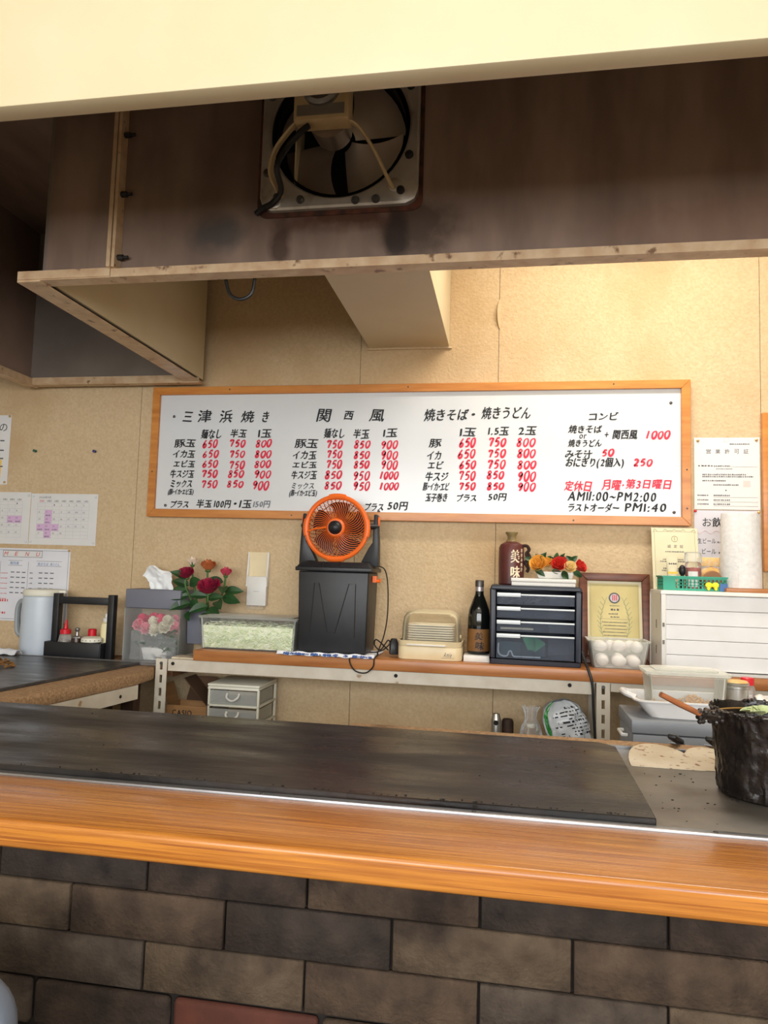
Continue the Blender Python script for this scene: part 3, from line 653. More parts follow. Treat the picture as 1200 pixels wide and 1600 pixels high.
BOARD = """k 三 -1.417 1.822 -1.369 1.867
k 津 -1.349 1.820 -1.280 1.874
k 浜 -1.248 1.817 -1.184 1.872
k 焼 -1.149 1.818 -1.085 1.868
k き -1.053 1.819 -1.020 1.864
k 麺なし -1.328 1.747 -1.231 1.788
k 半玉 -1.194 1.752 -1.118 1.788
k 1玉 -1.069 1.752 -1.006 1.787
k 豚玉 -1.449 1.708 -1.350 1.744
r 650 -1.315 1.708 -1.244 1.743
r 750 -1.192 1.711 -1.117 1.743
r 800 -1.074 1.711 -1.000 1.743
k イカ玉 -1.455 1.663 -1.350 1.696
r 650 -1.313 1.665 -1.236 1.696
r 750 -1.189 1.665 -1.119 1.696
r 800 -1.075 1.665 -0.999 1.696
k エビ玉 -1.449 1.621 -1.348 1.652
r 650 -1.312 1.621 -1.239 1.652
r 750 -1.188 1.616 -1.117 1.650
r 800 -1.076 1.622 -0.999 1.653
k 牛スジ玉 -1.463 1.574 -1.349 1.610
r 750 -1.313 1.578 -1.237 1.610
r 850 -1.193 1.579 -1.119 1.611
r 900 -1.075 1.577 -0.997 1.611
k ミックス -1.458 1.533 -1.356 1.565
r 750 -1.311 1.532 -1.236 1.564
r 850 -1.195 1.536 -1.118 1.565
r 900 -1.080 1.527 -1.005 1.566
k (豚・イカ・エビ玉) -1.468 1.497 -1.348 1.526
k プラス -1.453 1.444 -1.367 1.474
k 半玉 -1.334 1.445 -1.261 1.481
k 100円 -1.253 1.446 -1.176 1.479
k ・ -1.163 1.460 -1.149 1.470
k 1玉 -1.139 1.448 -1.081 1.481
g 150円 -1.076 1.450 -1.000 1.479
k 関 -0.812 1.818 -0.745 1.874
k 西 -0.692 1.826 -0.649 1.864
k 風 -0.585 1.817 -0.516 1.870
k 麺なし -0.777 1.748 -0.684 1.790
k 半玉 -0.651 1.746 -0.578 1.786
k 1玉 -0.523 1.753 -0.460 1.788
k 豚玉 -0.903 1.706 -0.799 1.744
r 750 -0.760 1.705 -0.688 1.740
r 850 -0.642 1.706 -0.570 1.739
r 900 -0.528 1.704 -0.453 1.739
k イカ玉 -0.910 1.658 -0.803 1.694
r 750 -0.757 1.664 -0.689 1.696
r 850 -0.641 1.662 -0.572 1.695
r 900 -0.526 1.659 -0.453 1.695
k エビ玉 -0.909 1.621 -0.801 1.649
r 750 -0.758 1.620 -0.689 1.654
r 850 -0.640 1.621 -0.572 1.652
r 900 -0.525 1.618 -0.451 1.654
k 牛スジ玉 -0.913 1.573 -0.799 1.608
r 850 -0.763 1.577 -0.688 1.610
r 950 -0.642 1.571 -0.568 1.610
r 1000 -0.532 1.577 -0.449 1.608
k ミックス -0.909 1.531 -0.809 1.558
r 850 -0.763 1.532 -0.688 1.564
r 950 -0.640 1.529 -0.567 1.565
r 1000 -0.531 1.532 -0.446 1.562
k (豚・イカ・エビ玉) -0.919 1.495 -0.796 1.529
k プラス -0.591 1.444 -0.510 1.475
k 50円 -0.495 1.448 -0.410 1.482
k 焼きそば -0.354 1.818 -0.168 1.870
k ・ -0.158 1.840 -0.142 1.850
k 焼きうどん -0.118 1.826 0.083 1.875
k 1玉 -0.205 1.755 -0.137 1.790
k 1.5玉 -0.090 1.759 -0.004 1.793
k 2玉 0.031 1.760 0.105 1.795
k 豚 -0.330 1.709 -0.276 1.744
r 650 -0.202 1.711 -0.134 1.750
r 750 -0.084 1.713 -0.011 1.749
r 800 0.028 1.713 0.105 1.749
k イカ -0.337 1.658 -0.277 1.693
r 650 -0.207 1.665 -0.133 1.701
r 750 -0.085 1.668 -0.012 1.701
r 800 0.031 1.668 0.106 1.704
k エビ -0.332 1.620 -0.267 1.651
r 650 -0.200 1.621 -0.131 1.657
r 750 -0.087 1.622 -0.011 1.658
r 800 0.032 1.623 0.109 1.656
k 牛スジ -0.342 1.569 -0.246 1.607
r 750 -0.201 1.575 -0.131 1.611
r 850 -0.089 1.581 -0.017 1.612
r 900 0.034 1.573 0.108 1.614
k 豚・イカ・エビ -0.351 1.530 -0.241 1.563
r 750 -0.200 1.535 -0.130 1.567
r 850 -0.087 1.537 -0.017 1.566
r 900 0.034 1.533 0.107 1.569
k 玉子巻き -0.339 1.485 -0.247 1.519
k プラス -0.212 1.487 -0.129 1.517
k 50円 -0.084 1.492 -0.011 1.522
k コンビ 0.306 1.819 0.420 1.850
k 焼きそば 0.227 1.766 0.358 1.799
k or 0.270 1.744 0.299 1.761
k 焼きうどん 0.227 1.711 0.358 1.741
k + 0.367 1.750 0.384 1.770
k 関西風 0.397 1.741 0.494 1.778
r 1000 0.523 1.743 0.618 1.776
k みそ汁 0.215 1.665 0.322 1.698
r 50 0.360 1.675 0.408 1.702
k おにぎり(2個入) 0.217 1.625 0.443 1.669
r 250 0.479 1.636 0.554 1.663
r 定休日 0.213 1.533 0.321 1.575
r 月曜 0.357 1.539 0.432 1.581
r ・ 0.435 1.555 0.442 1.563
r 第3日曜日 0.447 1.545 0.619 1.584
k AM11:00~PM2:00 0.227 1.495 0.563 1.533
k ラストオーダー 0.229 1.453 0.426 1.487
k PM1:40 0.444 1.456 0.600 1.490"""
EXTRA = '美味お好焼き浜営業許可証認定証お飲み生ビールのMENUCASIOAmie2020年9月関西風うどんそば0123456789.:~日曜木金土火水'
load_glyphs(BOARD+EXTRA)
for ln in BOARD.strip().split('\n'):
    k, s, a, b, c, d = ln.split(' '); (lx0, lz0), (lx1, lz1) = B(float(a), float(b)), B(float(c), float(d))
    m = MB()
    if k == 'r' and s.isdigit(): write_digits(m, s, lx0, lz0, lx1, lz1, -.0008, w=.0084)
    else:
        write(m, s, lx0, lz0, lx1, lz1, -.0008, shear=.14, jit=.07, bold=.0021 if lz1-lz0 > .028 else .0009)
    m.build('lettering', {'k': 'ink_black', 'r': 'ink_red', 'g': 'ink_faded'}[k], wbd, smooth=0, fix=False)
for x, z in ((-1.456, 1.845), (.617, 1.885), (-1.475, 1.453), (.628, 1.455), (-.53, 1.44)):
    q = B(x, z); MB().lathe([(.006, 0), (.006, .003), (.003, .005)], 12, X=T(q[0], -.0, q[1], PI/2)).build('pin', 'screw', wbd)
for x, z in ((-.42, 1.96), (.673, 1.62), (-1.54, 1.6), (-.9, 1.418), (.25, 1.417), (-1.2, 1.96), (.4, 1.96), (.673, 1.47)):
    q = B(x, z); MB().lathe([(.0035, 0), (.002, .0015)], 8, X=T(q[0], -.014, q[1], PI/2)).build('screw', 'screw', wbd)

# ------------------------------------------------------------------ papers on the wall
def paper(name, label, cat, x0, x1, z0, z1, m='paper', lean=0, y=WY-.0015, th=.0008, group=None, shear=0):
    t = thing(name, label, cat, ((x0+x1)/2, y, z0), 0, group)
    if lean: t.rotation_euler = (lean, 0, 0)
    w, h = (x1-x0)/2, z1-z0
    MB().box(-w, w, 0, th, 0, h).build('sheet', m, t, smooth=0); return t, w, h
def pushpin(loc, m, label, group=None):
    o = MB().lathe([(.0015, 0), (.0015, .006), (.006, .007), (.0045, .012), (.0045, .017), (.0065, .019), (.001, .021)], 12, X=T(0, 0, 0, PI/2)).build('push_pin', m, loc=loc)
    return tag(o, label, 'push pin', group)
pushpin((-2.130, WY, 1.694), 'pin_green', 'green push pin stuck alone in the bare wall, left of the dark blue one')
pushpin((-1.834, WY, 1.692), 'pin_blue', 'dark blue push pin stuck alone in the bare wall')
def pins(t, pts, m):
    for x, z in pts: MB().lathe([(.0055, 0), (.005, .004), (.002, .006)], 10, X=T(x, -.0002, z, PI/2)).build('pin', m, t)
t, w, h = paper('notice_sheet', 'white notice cut off by the left picture edge, with a yellow patch', 'paper', -2.56, -2.268, 1.54, 1.862)
m = MB(); write(m, 'の', w-.058, h-.075, w-.018, h-.04, -.0004); m.build('lettering', 'ink_black', t, smooth=0, fix=False)
m = MB()
for z in (.20, .155, .117, .08): fquad(m, w-.05, w-.028, z, z+.006, -.0003)
m.build('print', 'print_grey', t, smooth=0, fix=False)
m = MB(); fquad(m, -w+.02, w-.036, .03, .115, -.0002); m.build('print_patch', 'print_yellow', t, smooth=0, fix=False)
pins(t, ((w-.008, h-.006), (w-.012, .010)), 'brass_pin')
def calendar(x0, x1, z0, z1, label, marks, first, ndays, title):
    t, w, h = paper('calendar_sheet', label, 'calendar', x0, x1, z0, z1, group='month sheets on the wall')
    gx0, gx1, gz0, gz1 = -w+.035, w-.04, .03, h-.042; cw = (gx1-gx0)/7; chh = (gz1-gz0)/5
    pk = MB(); g = MB(); nb = MB(); hd_ = MB(); rd = MB(); ev = MB()
    for r, c in marks: fquad(pk, gx0+c*cw, gx0+(c+1)*cw, gz1-(r+1)*chh, gz1-r*chh, -.0002); dashes(ev, gx0+c*cw+.006, gx0+(c+1)*cw-.004, gz1-(r+1)*chh+.004, .007, -.0006)
    for r in range(11): fquad(g, gx0, gx1, gz1-r*chh/2-.0004, gz1-r*chh/2+.0004, -.0004)
    for c in range(8): fquad(g, gx0+c*cw-.0004, gx0+c*cw+.0004, gz0, gz1, -.0004)
    for d in range(ndays):
        r, c = divmod(d+first, 7)
        if r < 5: s = str(d+1); write(nb, s, gx0+c*cw+.007, gz1-r*chh-.013, gx0+c*cw+.007+.0045*len(s), gz1-r*chh-.006, -.0005)
    write(hd_, title, gx0+.004, h-.022, gx0+.062, h-.012, -.0005)
    for c in range(7): write(rd if c == 0 else hd_, '日月火水木金土'[c]+'曜日', gx0+c*cw+.008, gz1+.004, gx0+(c+1)*cw-.006, gz1+.013, -.0005)
    for mm, nm, ma in ((pk, 'marked_days', 'print_pink'), (g, 'grid', 'print_light'), (nb, 'numbers', 'print_grey'), (hd_, 'heading', 'print_grey'), (rd, 'sunday', 'print_red'), (ev, 'notes', 'ink_faded')): mm.build(nm, ma, t, smooth=0, fix=False)
    pins(t, ((-w+.01, h-.012), (w-.01, h-.014), (-w+.01, .012), (w-.01, .012)), 'cellophane')
calendar(-2.138, -1.809, 1.269, 1.500, 'right one of two white month calendars, with seven pink days', ((1, 1), (2, 1), (3, 0), (3, 1), (3, 2), (4, 1)), 2, 30, '2020年9月')
calendar(-2.472, -2.141, 1.269, 1.505, 'left month calendar, cut off by the picture edge, two pink days showing', ((2, 5), (2, 6)), 6, 31, '2020年月')
t, w, h = paper('menu_sheet', 'laminated printed menu sheet with red heading behind the water jug', 'menu', -2.40, -1.926, .924, 1.250, 'paper_glossy')
bk = MB(); frect(bk, -w+.008, w-.008, .008, h-.008, .0012, -.0004); frect(bk, w-.335, w-.138, h-.040, h-.010, .0016, -.0006); 
for x in (w-.345, w-.205): fquad(bk, x, x+.0012, .09, h-.06, -.0004)
for x, e in ((w-.305, .07), (w-.165, .125)):
    for z in (h-.056, h-.078): fquad(bk, x, x+e, z, z+.0012, -.0004)
for cx in (w-.29, w-.15):
    for r in range(5 if cx < w-.2 else 4):
        for c in range(3): fquad(bk, cx+c*.028, cx+c*.028+.018, h-.11-r*.023, h-.106-r*.023, -.0005)
for r in range(4): dashes(bk, w-.195, w-.178, h-.112-r*.023, .005, -.0005)
bk.build('print', 'print_grey', t, smooth=0, fix=False)
fq = MB(); fquad(fq, w-.333, w-.140, h-.038, h-.012, -.0003); fq.build('heading_plate', 'paper', t, smooth=0, fix=False)
rd = MB(); write(rd, 'M', w-.330, h-.034, w-.308, h-.016, -.0008, shear=.25); write(rd, 'E', w-.276, h-.034, w-.258, h-.016, -.0008, shear=.25); write(rd, 'N', w-.224, h-.034, w-.203, h-.016, -.0008, shear=.25); write(rd, 'U', w-.170, h-.034, w-.150, h-.016, -.0008, shear=.25)
for r in range(6): dashes(rd, w-.34, w-.305, h-.115-r*.023, .004, -.0005)
dashes(rd, w-.35, w-.295, .085, .011, -.0005); dashes(rd, w-.36, w-.305, .03, .011, -.0005); dashes(rd, w-.44, w-.37, h-.115, .006, -.0005)
rd.build('red_print', 'print_red', t, smooth=0, fix=False)
bl = MB(); write(bl, '関西風', w-.295, h-.074, w-.252, h-.061, -.0006); bl.build('blue_print', 'print_blue', t, smooth=0, fix=False); bl = MB(); write(bl, '焼きそば', w-.158, h-.075, w-.105, h-.062, -.0006); bl.build('blue_print', 'print_blue', t, smooth=0, fix=False); bl = MB(); write(bl, '焼うどん', w-.096, h-.075, w-.05, h-.062, -.0006)
bl.build('blue_print', 'print_blue', t, smooth=0, fix=False)
pins(t, ((w-.006, h-.006),), 'brass_pin')
# business licence, drinks poster, certificates
t, w, h = paper('licence_sheet', 'white printed licence sheet pinned right of the whiteboard', 'paper', .706, .944, 1.470, 1.750, 'paper', y=WY-.004)
m = MB()
for i, ch in enumerate('営業許可証'): write(m, ch, -w+.044+i*.034, h-.063, -w+.062+i*.034, h-.045, -.0006)
m.build('heading', 'print_grey', t, smooth=0, fix=False)
m = MB(); dashes(m, -w+.015, -w+.068, h-.113, .006, -.0005, step=.0115); dashes(m, -w+.072, -w+.13, h-.114, .006, -.0005); dashes(m, -w+.08, -w+.14, h-.124, .004, -.0005)
for z, a, b in ((h-.147, .03, .19), (h-.155, .03, .213), (h-.171, .03, .115), (h-.187, .07, .165), (h-.208, .113, .12), (h-.028, .13, .205)): dashes(m, -w+a, -w+b, z, .0058, -.0005)
for z in (h-.228, h-.246, h-.262): dashes(m, -w+.012, -w+.055, z, .006, -.0005); dashes(m, -w+.07, -w+.13, z, .006, -.0005); fquad(m, -w+.07, w-.008, z-.005, z-.0042, -.0005)
fquad(m, -w+.13, w-.008, h-.115, h-.1142, -.0005); m.build('print', 'print_grey', t, smooth=0, fix=False)
m = MB(); fquad(m, w-.06, w-.035, h-.192, h-.168, -.0005); m.build('stamp', 'print_rose', t, smooth=0, fix=False)
m = MB(); m.lathe([(.011, 0), (.0105, .0002)], 20, X=T(.0, -.0006, h-.008, PI/2), caps=False); m.build('emblem', 'print_red', t, smooth=0, fix=False)
pins(t, ((-w+.014, h-.012), (w-.012, h-.010)), 'brass_pin')
t, w, h = paper('drinks_poster', 'white drinks poster partly hidden behind the paper towel roll', 'poster', .706, .944, 1.15, 1.467, 'paper_grey', y=WY-.002)
m = MB(); write(m, 'お', -w+.030, h-.062, -w+.063, h-.030, -.0006); write(m, '飲み', -w+.065, h-.064, -w+.135, h-.028, -.0006, bold=.0008); write(m, '生ビール', -w+.012, h-.128, -w+.078, h-.108, -.0006); write(m, 'ビール', -w+.028, h-.168, -w+.078, h-.148, -.0006)
dashes(m, -w+.084, -w+.11, h-.126, .006, -.0005); dashes(m, -w+.088, -w+.10, h-.166, .006, -.0005); m.build('lettering', 'ink_black', t, smooth=0, fix=False)
m = MB()
m.tube([(-w+.01+.1*i/20, -.0006, h-.085-.006*math.sin(i*.8)) for i in range(21)], .0006, 4); m.build('doodle', 'print_rose', t)
pins(t, ((-w+.004, h-.004),), 'red_plastic'); pins(t, ((w-.006, h-.006),), 'brass_pin')
# second framed board, cut off at the right edge
t = thing('framed_board', 'orange wood framed board cut off at the right picture edge', 'board', (1.35, WY-.028, 1.237))
for a, b, c, d in ((-.402, -.368, 0, .605), (.368, .402, 0, .605), (-.368, .368, 0, .034), (-.368, .368, .571, .605)): MB().box(a, b, 0, .024, c, d).build('frame_bar', 'orange_wood', t, bevel=.0015)
MB().box(-.37, .37, .012, .02, .03, .575).build('panel', 'orange_wood', t)
# remote-control holder on the wall
t = thing('remote_holder', 'white wall holder with a flat white remote above the cabbage tub', 'holder', (-1.043, WY-.03, 1.015))
MB().box(-.041, .044, -.0, .024, .02, .143).build('pocket', 'white_plastic', t, bevel=.003)
for s in (-1, 1):
    m = MB(); m.prism([(0, .10), (.026, .10), (.026, .245), (.016, .245)], s*.043-.003, s*.043+.003, 'yz'); m.build('side_rail', 'white_plastic', t)
MB().box(-.04, .04, .022, .026, .10, .245).build('backplate', 'cream_plastic', t)
MB().box(-.035, .035, .004, .018, .005, .02).build('remote_end', 'clear_plastic', t)
m = MB(); dashes(m, -.012, .014, .078, .004, -.0006); m.build('print', 'print_light', t, smooth=0, fix=False)

# ------------------------------------------------------------------ things on the side counter
CZ = .797
j = thing('water_jug', 'pale blue-grey plastic water jug with cream lid and side handle', 'jug', (-1.972, 2.845, CZ))
MB().lathe([(.078, 0), (.083, .006), (.084, .10), (.083, .20), (.080, .246), (.076, .25)], 32).build('body', 'jug_body', j)
m = MB(); m.lathe([(.081, .2505), (.083, .255), (.082, .27), (.078, .277), (.05, .279), (1e-5, .279)], 32); m.build('lid', 'cream_lid', j)
m = MB(); m.prism([(.06, -.02), (.106, -.006), (.106, .006), (.06, .02)], .262, .276, 'xy'); m.build('spout', 'cream_lid', j, bevel=.003)
MB().tube(spline([(-.080, .0, .215), (-.105, 0, .222), (-.118, 0, .19), (-.117, 0, .12), (-.108, 0, .085), (-.082, 0, .075)], 6), .014, 10, flat=.8).build('handle', 'jug_handle', j)
c = thing('condiment_caddy', 'black wooden condiment caddy with carrying handle on the side counter', 'caddy', (-1.76, 2.80, CZ+.001))
m = MB(); m.box(-.123, .125, -.062, -.052, 0, .068); m.box(-.123, .125, .05, .06, 0, .068); m.box(-.123, -.113, -.052, .05, 0, .068); m.box(.115, .125, -.052, .05, 0, .068); m.box(-.113, .115, -.052, .05, 0, .008)
m.build('tray', 'black_plastic', c, bevel=.0015)
for x in (-.124, .126): MB().box(x-.001, x+.026, -.016, .016, .0, .265).build('upright', 'black_plastic', c, bevel=.002)
for y in (-.010, 0, .010): MB().box(-.097, .126, y-.0045, y+.0045, .222, .252).build('handle_slat', 'black_plastic', c, bevel=.002)
cz = CZ+.0095
s = thing('sauce_bottle', 'clear squeeze bottle of brown sauce with red nozzle in the caddy', 'bottle', (-1.814, 2.778, cz))
MB().lathe([(.034, 0), (.035, .004), (.030, .05), (.022, .088), (.018, .090)], 20).build('body', 'bottle_plastic', s); MB().lathe([(.031, .003), (.0315, .02), (.0275, .062), (1e-5, .062)], 20).build('sauce', 'sauce', s)
MB().lathe([(.022, .0905), (.022, .108), (.009, .112), (.007, .125), (.0035, .148), (1e-5, .149)], 16).build('nozzle_cap', 'red_plastic', s)
s = thing('pepper_pot', 'small dark pot with metal knob in the caddy beside the sauce bottle', 'pot', (-1.765, 2.785, cz)); MB().lathe([(.023, 0), (.024, .06), (.022, .074)], 16).build('body', 'sauce', s)
MB().lathe([(.022, .0745), (.020, .080), (.008, .084), (.006, .10), (.010, .106), (.010, .114), (.004, .118), (1e-5, .118)], 14).build('knob', 'steel', s)
s = thing('spice_shaker', 'small shaker with plain red cap standing in the caddy', 'shaker', (-1.722, 2.826, cz)); MB().lathe([(.017, 0), (.018, .06), (.016, .0735)], 16).build('body', 'bottle_plastic', s); MB().lathe([(.017, .074), (.017, .108), (.014, .111), (1e-5, .111)], 16).build('cap', 'red_plastic', s)
s = thing('powder_tin', 'round tin with flat cream lid in the front of the caddy', 'tin', (-1.695, 2.782, cz)); MB().lathe([(.036, 0), (.037, .062)], 20).build('body', 'black_plastic', s)
m = MB(); m.lathe([(.043, .0625), (.044, .069), (.041, .078), (.030, .083), (1e-5, .085)], 24); m.build('lid', 'cream_lid', s)
for k in range(9): a = -PI+PI*k/8; MB().lathe([(.002, 0), (.002, .0008)], 6, X=T(.0435*math.cos(a), .0435*math.sin(a), .070, PI/2, 0, a+PI/2)).build('hole', 'slot_dark', s)
s = thing('mayonnaise_bottle', 'pale yellow mayonnaise squeeze bottle with white cap in the caddy', 'bottle', (-1.658, 2.825, cz))
MB().lathe([(.024, 0), (.025, .02), (.021, .06), (.024, .10), (.022, .135), (.013, .143)], 18).build('body', 'mayo', s); MB().lathe([(.016, .1435), (.016, .158), (.009, .160), (.008, .176), (1e-5, .177)], 14).build('cap', 'white_plastic', s)
m = MB(); m.sheet(lambda u, v: (-.12+.2*u, (v-.5)*.07*(1-.3*u), .004+.030*math.sin(PI*v)*(1-.45*u)+.006*noise.noise((u*7, v*5, 1))), 18, 9)
tag(m.build('crumpled_cloth', 'cloth_white', loc=(-2.05, 2.70, .81), solid=.003), 'crumpled white cloth lying beside the foot of the water jug', 'cloth')
m = MB(); rr = random.Random(3)
for i in range(260):
    a = rr.uniform(0, 2*PI); q = rr.random()**.5; x, y = .11*q*math.cos(a), .075*q*math.sin(a); zz = .036*(1-q*q)
    m.ell((x, y, .004+zz*rr.uniform(.2, 1)), rr.uniform(.004, .009), .004, .0035, 6, 4)
tag(m.build('scrub_clump', 'dust_brown', loc=(-1.88, 2.40, .808)), 'brown fibrous clump lying on the clean side griddle', 'scrubber')
# clear gift box with carnations, tissue box on top
g = thing('flower_gift_box', 'clear plastic gift box holding pink and white carnations', 'flower box', (-1.438, 2.863, CZ))
m = MB(); hx, hy, hz = .122, .073, .216; m.box(-hx, hx, -hy, hy, 0, .0015); m.box(-hx, hx, -hy, -hy+.001, .0015, hz); m.box(-hx, hx, hy-.001, hy, .0015, hz); m.box(-hx, -hx+.001, -hy+.001, hy-.001, .0015, hz); m.box(hx-.001, hx, -hy+.001, hy-.001, .0015, hz); m.box(-hx, hx, -hy, hy, hz, hz+.001)
m.build('clear_case', 'clear_plastic', g, smooth=0)
rr = random.Random(5)
def carnation(mb, c, R):
    for k in range(7):
        ph = rr.uniform(0, 6)
        mb.sheet(lambda u, v: (c[0]+R*(.35+.75*v*(1-k*.10))*math.cos(2*PI*u+ph)*(1+.12*math.sin(u*2*PI*9+k)), c[1]+R*(.35+.75*v*(1-k*.10))*math.sin(2*PI*u+ph)*(1+.12*math.sin(u*2*PI*9+k)), c[2]+R*(-.5+.20*k*v+.35*v)+R*.08*math.sin(u*2*PI*11+ph)*v), 36, 4, True)
for k, (x, y, z, mm) in enumerate(((-.075, -.02, .165, 'carnation_pink'), (-.03, .0, .17, 'carnation_pink'), (.02, -.025, .168, 'carnation_pink'), (.07, .0, .165, 'carnation_pale'), (-.085, -.04, .145, 'carnation_pale'), (-.045, -.045, .132, 'carnation_pale'),
        (.0, -.05, .128, 'carnation_white'), (.04, -.045, .14, 'carnation_white'), (.055, -.04, .165, 'carnation_white'), (.085, -.02, .14, 'carnation_pale'), (.09, .03, .155, 'carnation_pink'), (-.01, -.035, .158, 'carnation_white'))):
    m = MB(); carnation(m, (0, 0, 0), .024); o = m.build('carnation', mm, g, solid=.0006, loc=(x*.92, y*.95+.008, z)); o.rotation_euler = (.95, 0, rr.uniform(-.5, .5))
m = MB()
for k in range(26):
    a = rr.uniform(-.09, .09); y0 = rr.uniform(-.055, .0); z0 = rr.uniform(.02, .11); s_ = rr.choice((-1, 1))
    m.sheet(lambda u, v: (a+s_*.04*u, y0+(v-.5)*.014*math.sin(PI*u), z0+.02*math.sin(u*2.4)+(v-.5)*.012*math.sin(PI*u)), 6, 3)
m.build('foliage', 'leaf', g, solid=.0005)
m = MB()
m.sheet(lambda u, v: (-.1+.2*u, -.063+.016*noise.noise((u*6, v*6, 2))+.012, .005+.115*v+.02*math.sin(u*5)*v), 26, 18); m.build('wrapping_film', 'bag_plastic', g)
MB().frustum((-.05, .05, -.035, .03), (-.06, .06, -.04, .035), .002, .055).build('white_base', 'white_plastic', g, bevel=.006)
tb = thing('tissue_box', 'slate grey tissue box with white tissue on the clear flower box', 'tissue box', (-1.446, 2.868, CZ+.2175))
MB().box(-.122, .122, -.065, .065, 0, .077).build('box', 'grey_card', tb, bevel=.003)
m = MB()
m.sheet(lambda u, v: (-.045+.105*u-.035*v+.028*(u-.5)*v, .02*math.sin(u*5+v*2)*(.4+v*.5)+.012*noise.noise((u*5, v*5, 0)), .076+v*(.108-.055*abs(u-.55)**1.2*2*v+.012*math.sin(u*7))), 24, 14)
m.build('tissue', 'tissue', tb, solid=.0008)
# roses in a grey vase
v_ = thing('rose_vase', 'grey box vase with two crimson, one pink, one peach rose and a cream bud', 'vase', (-1.24, 2.89, SZ))
MB().frustum((-.07, .032, -.035, .035), (-.075, .033, -.038, .038), 0, .14).build('vase', 'grey_card', v_, bevel=.003)
def rose(parent, loc, R, mm, tilt=(0, 0), openness=1.0, petals=11, name='rose_bloom', sepal=True):
    m = MB()
    for k in range(petals):
        t = k/(petals-1); a0 = k*2.4; rad = R*(.22+.78*t*openness); wd = 1.5+.6*t; hgt = R*(1.15-.30*t)
        m.sheet(lambda u, v: ((rad*(.35+.65*v**.7)+R*.10*v*v*t)*math.cos(a0+(u-.5)*wd), (rad*(.35+.65*v**.7)+R*.10*v*v*t)*math.sin(a0+(u-.5)*wd), -R*.55+hgt*1.25*v*(1-.35*abs(2*u-1)**2.5)-R*.10*t*v*v), 8, 6)
    o = m.build(name, mm, parent, solid=.0007, loc=loc); o.rotation_euler = (tilt[0], tilt[1], 0)
    if sepal:
        q = MB(); q.ell((0, 0, -R*.62), R*.38, R*.38, R*.28, 10, 6)
        for k in range(5):
            a = k*2*PI/5; q.sheet(lambda u, v: ((R*(.3+.45*v))*math.cos(a+(u-.5)*.7*(1-v)), (R*(.3+.45*v))*math.sin(a+(u-.5)*.7*(1-v)), R*(-.6+.75*v)), 4, 5)
        q.build('sepals', 'stem', o)
    return o
def leaf(mb, p, d, L, wd, droop=.3, ref=(0, 0, 1)):
    d = Vector(d).normalized(); sd = d.cross(Vector(ref)); sd = sd.normalized() if sd.length > .01 else Vector((1, 0, 0)); up = sd.cross(d)
    def fn(u, v):
        w = wd*math.sin(PI*min(u*1.02, 1))**.75*(1-.25*u); q = Vector(p)+d*L*u+sd*w*(v-.5)+up*(abs(v-.5)*w*.5-droop*L*u*u)
        return tuple(q)
    mb.sheet(fn, 8, 5)
R3 = [(-.056, -.05, .340, .026, 'rose_bud', .7), (.0, -.02, .325, .033, 'rose_peach', .9), (-.070, -.08, .290, .032, 'rose_crimson', 1.0), (.088, -.04, .300, .027, 'rose_pink', .8), (.034, -.085, .238, .043, 'rose_crimson', 1.1)]
for x, y, z, r, mm, op in R3:
    rose(v_, (x, y, z), r, mm, (.5 if mm == 'rose_crimson' else .15, 0), op, 12)
    MB().tube(spline([(x*.35, 0, .05), (x*.6, y*.5, .15), (x*.95, y*.95, z-.06), (x, y, z-r*.7)], 5), .0042, 6).build('stem', 'stem', v_)
rr = random.Random(11)
LV = [(-.06, -.06, .24, -1, -.2, .35), (-.06, -.06, .22, -1, -.1, .05), (-.06, -.06, .20, -.8, -.4, -.1), (-.06, -.06, .25, .8, -.4, .15), (-.05, -.06, .17, -.7, -.6, -.2), (-.055, -.06, .17, .8, -.5, -.1),
      (.03, -.07, .19, .9, -.3, .2), (.03, -.07, .20, -.9, -.3, .1), (.03, -.07, .16, -.7, -.6, -.2), (.03, -.07, .15, .8, -.6, -.3), (.08, -.04, .26, -.9, -.4, .1), (.085, -.04, .22, 1, -.2, .12), (.08, -.04, .2, .9, -.4, -.2), (.08, -.04, .24, .3, -.8, -.1), (.06, -.05, .18, .5, -.8, -.3), (.03, -.07, .13, 0, -.9, -.5), (-.05, -.06, .14, .2, -.9, -.5), (-.06, -.06, .27, -.5, -.6, .3)]
for x, y, z, a, b, c_ in LV:
    m = MB(); leaf(m, (x, y, z), (a, b, c_), rr.uniform(.065, .09), rr.uniform(.040, .052), .2, (rr.uniform(-.4, .4), -1, rr.uniform(.2, .9))); m.build('leaf', 'leaf', v_, solid=.0006)

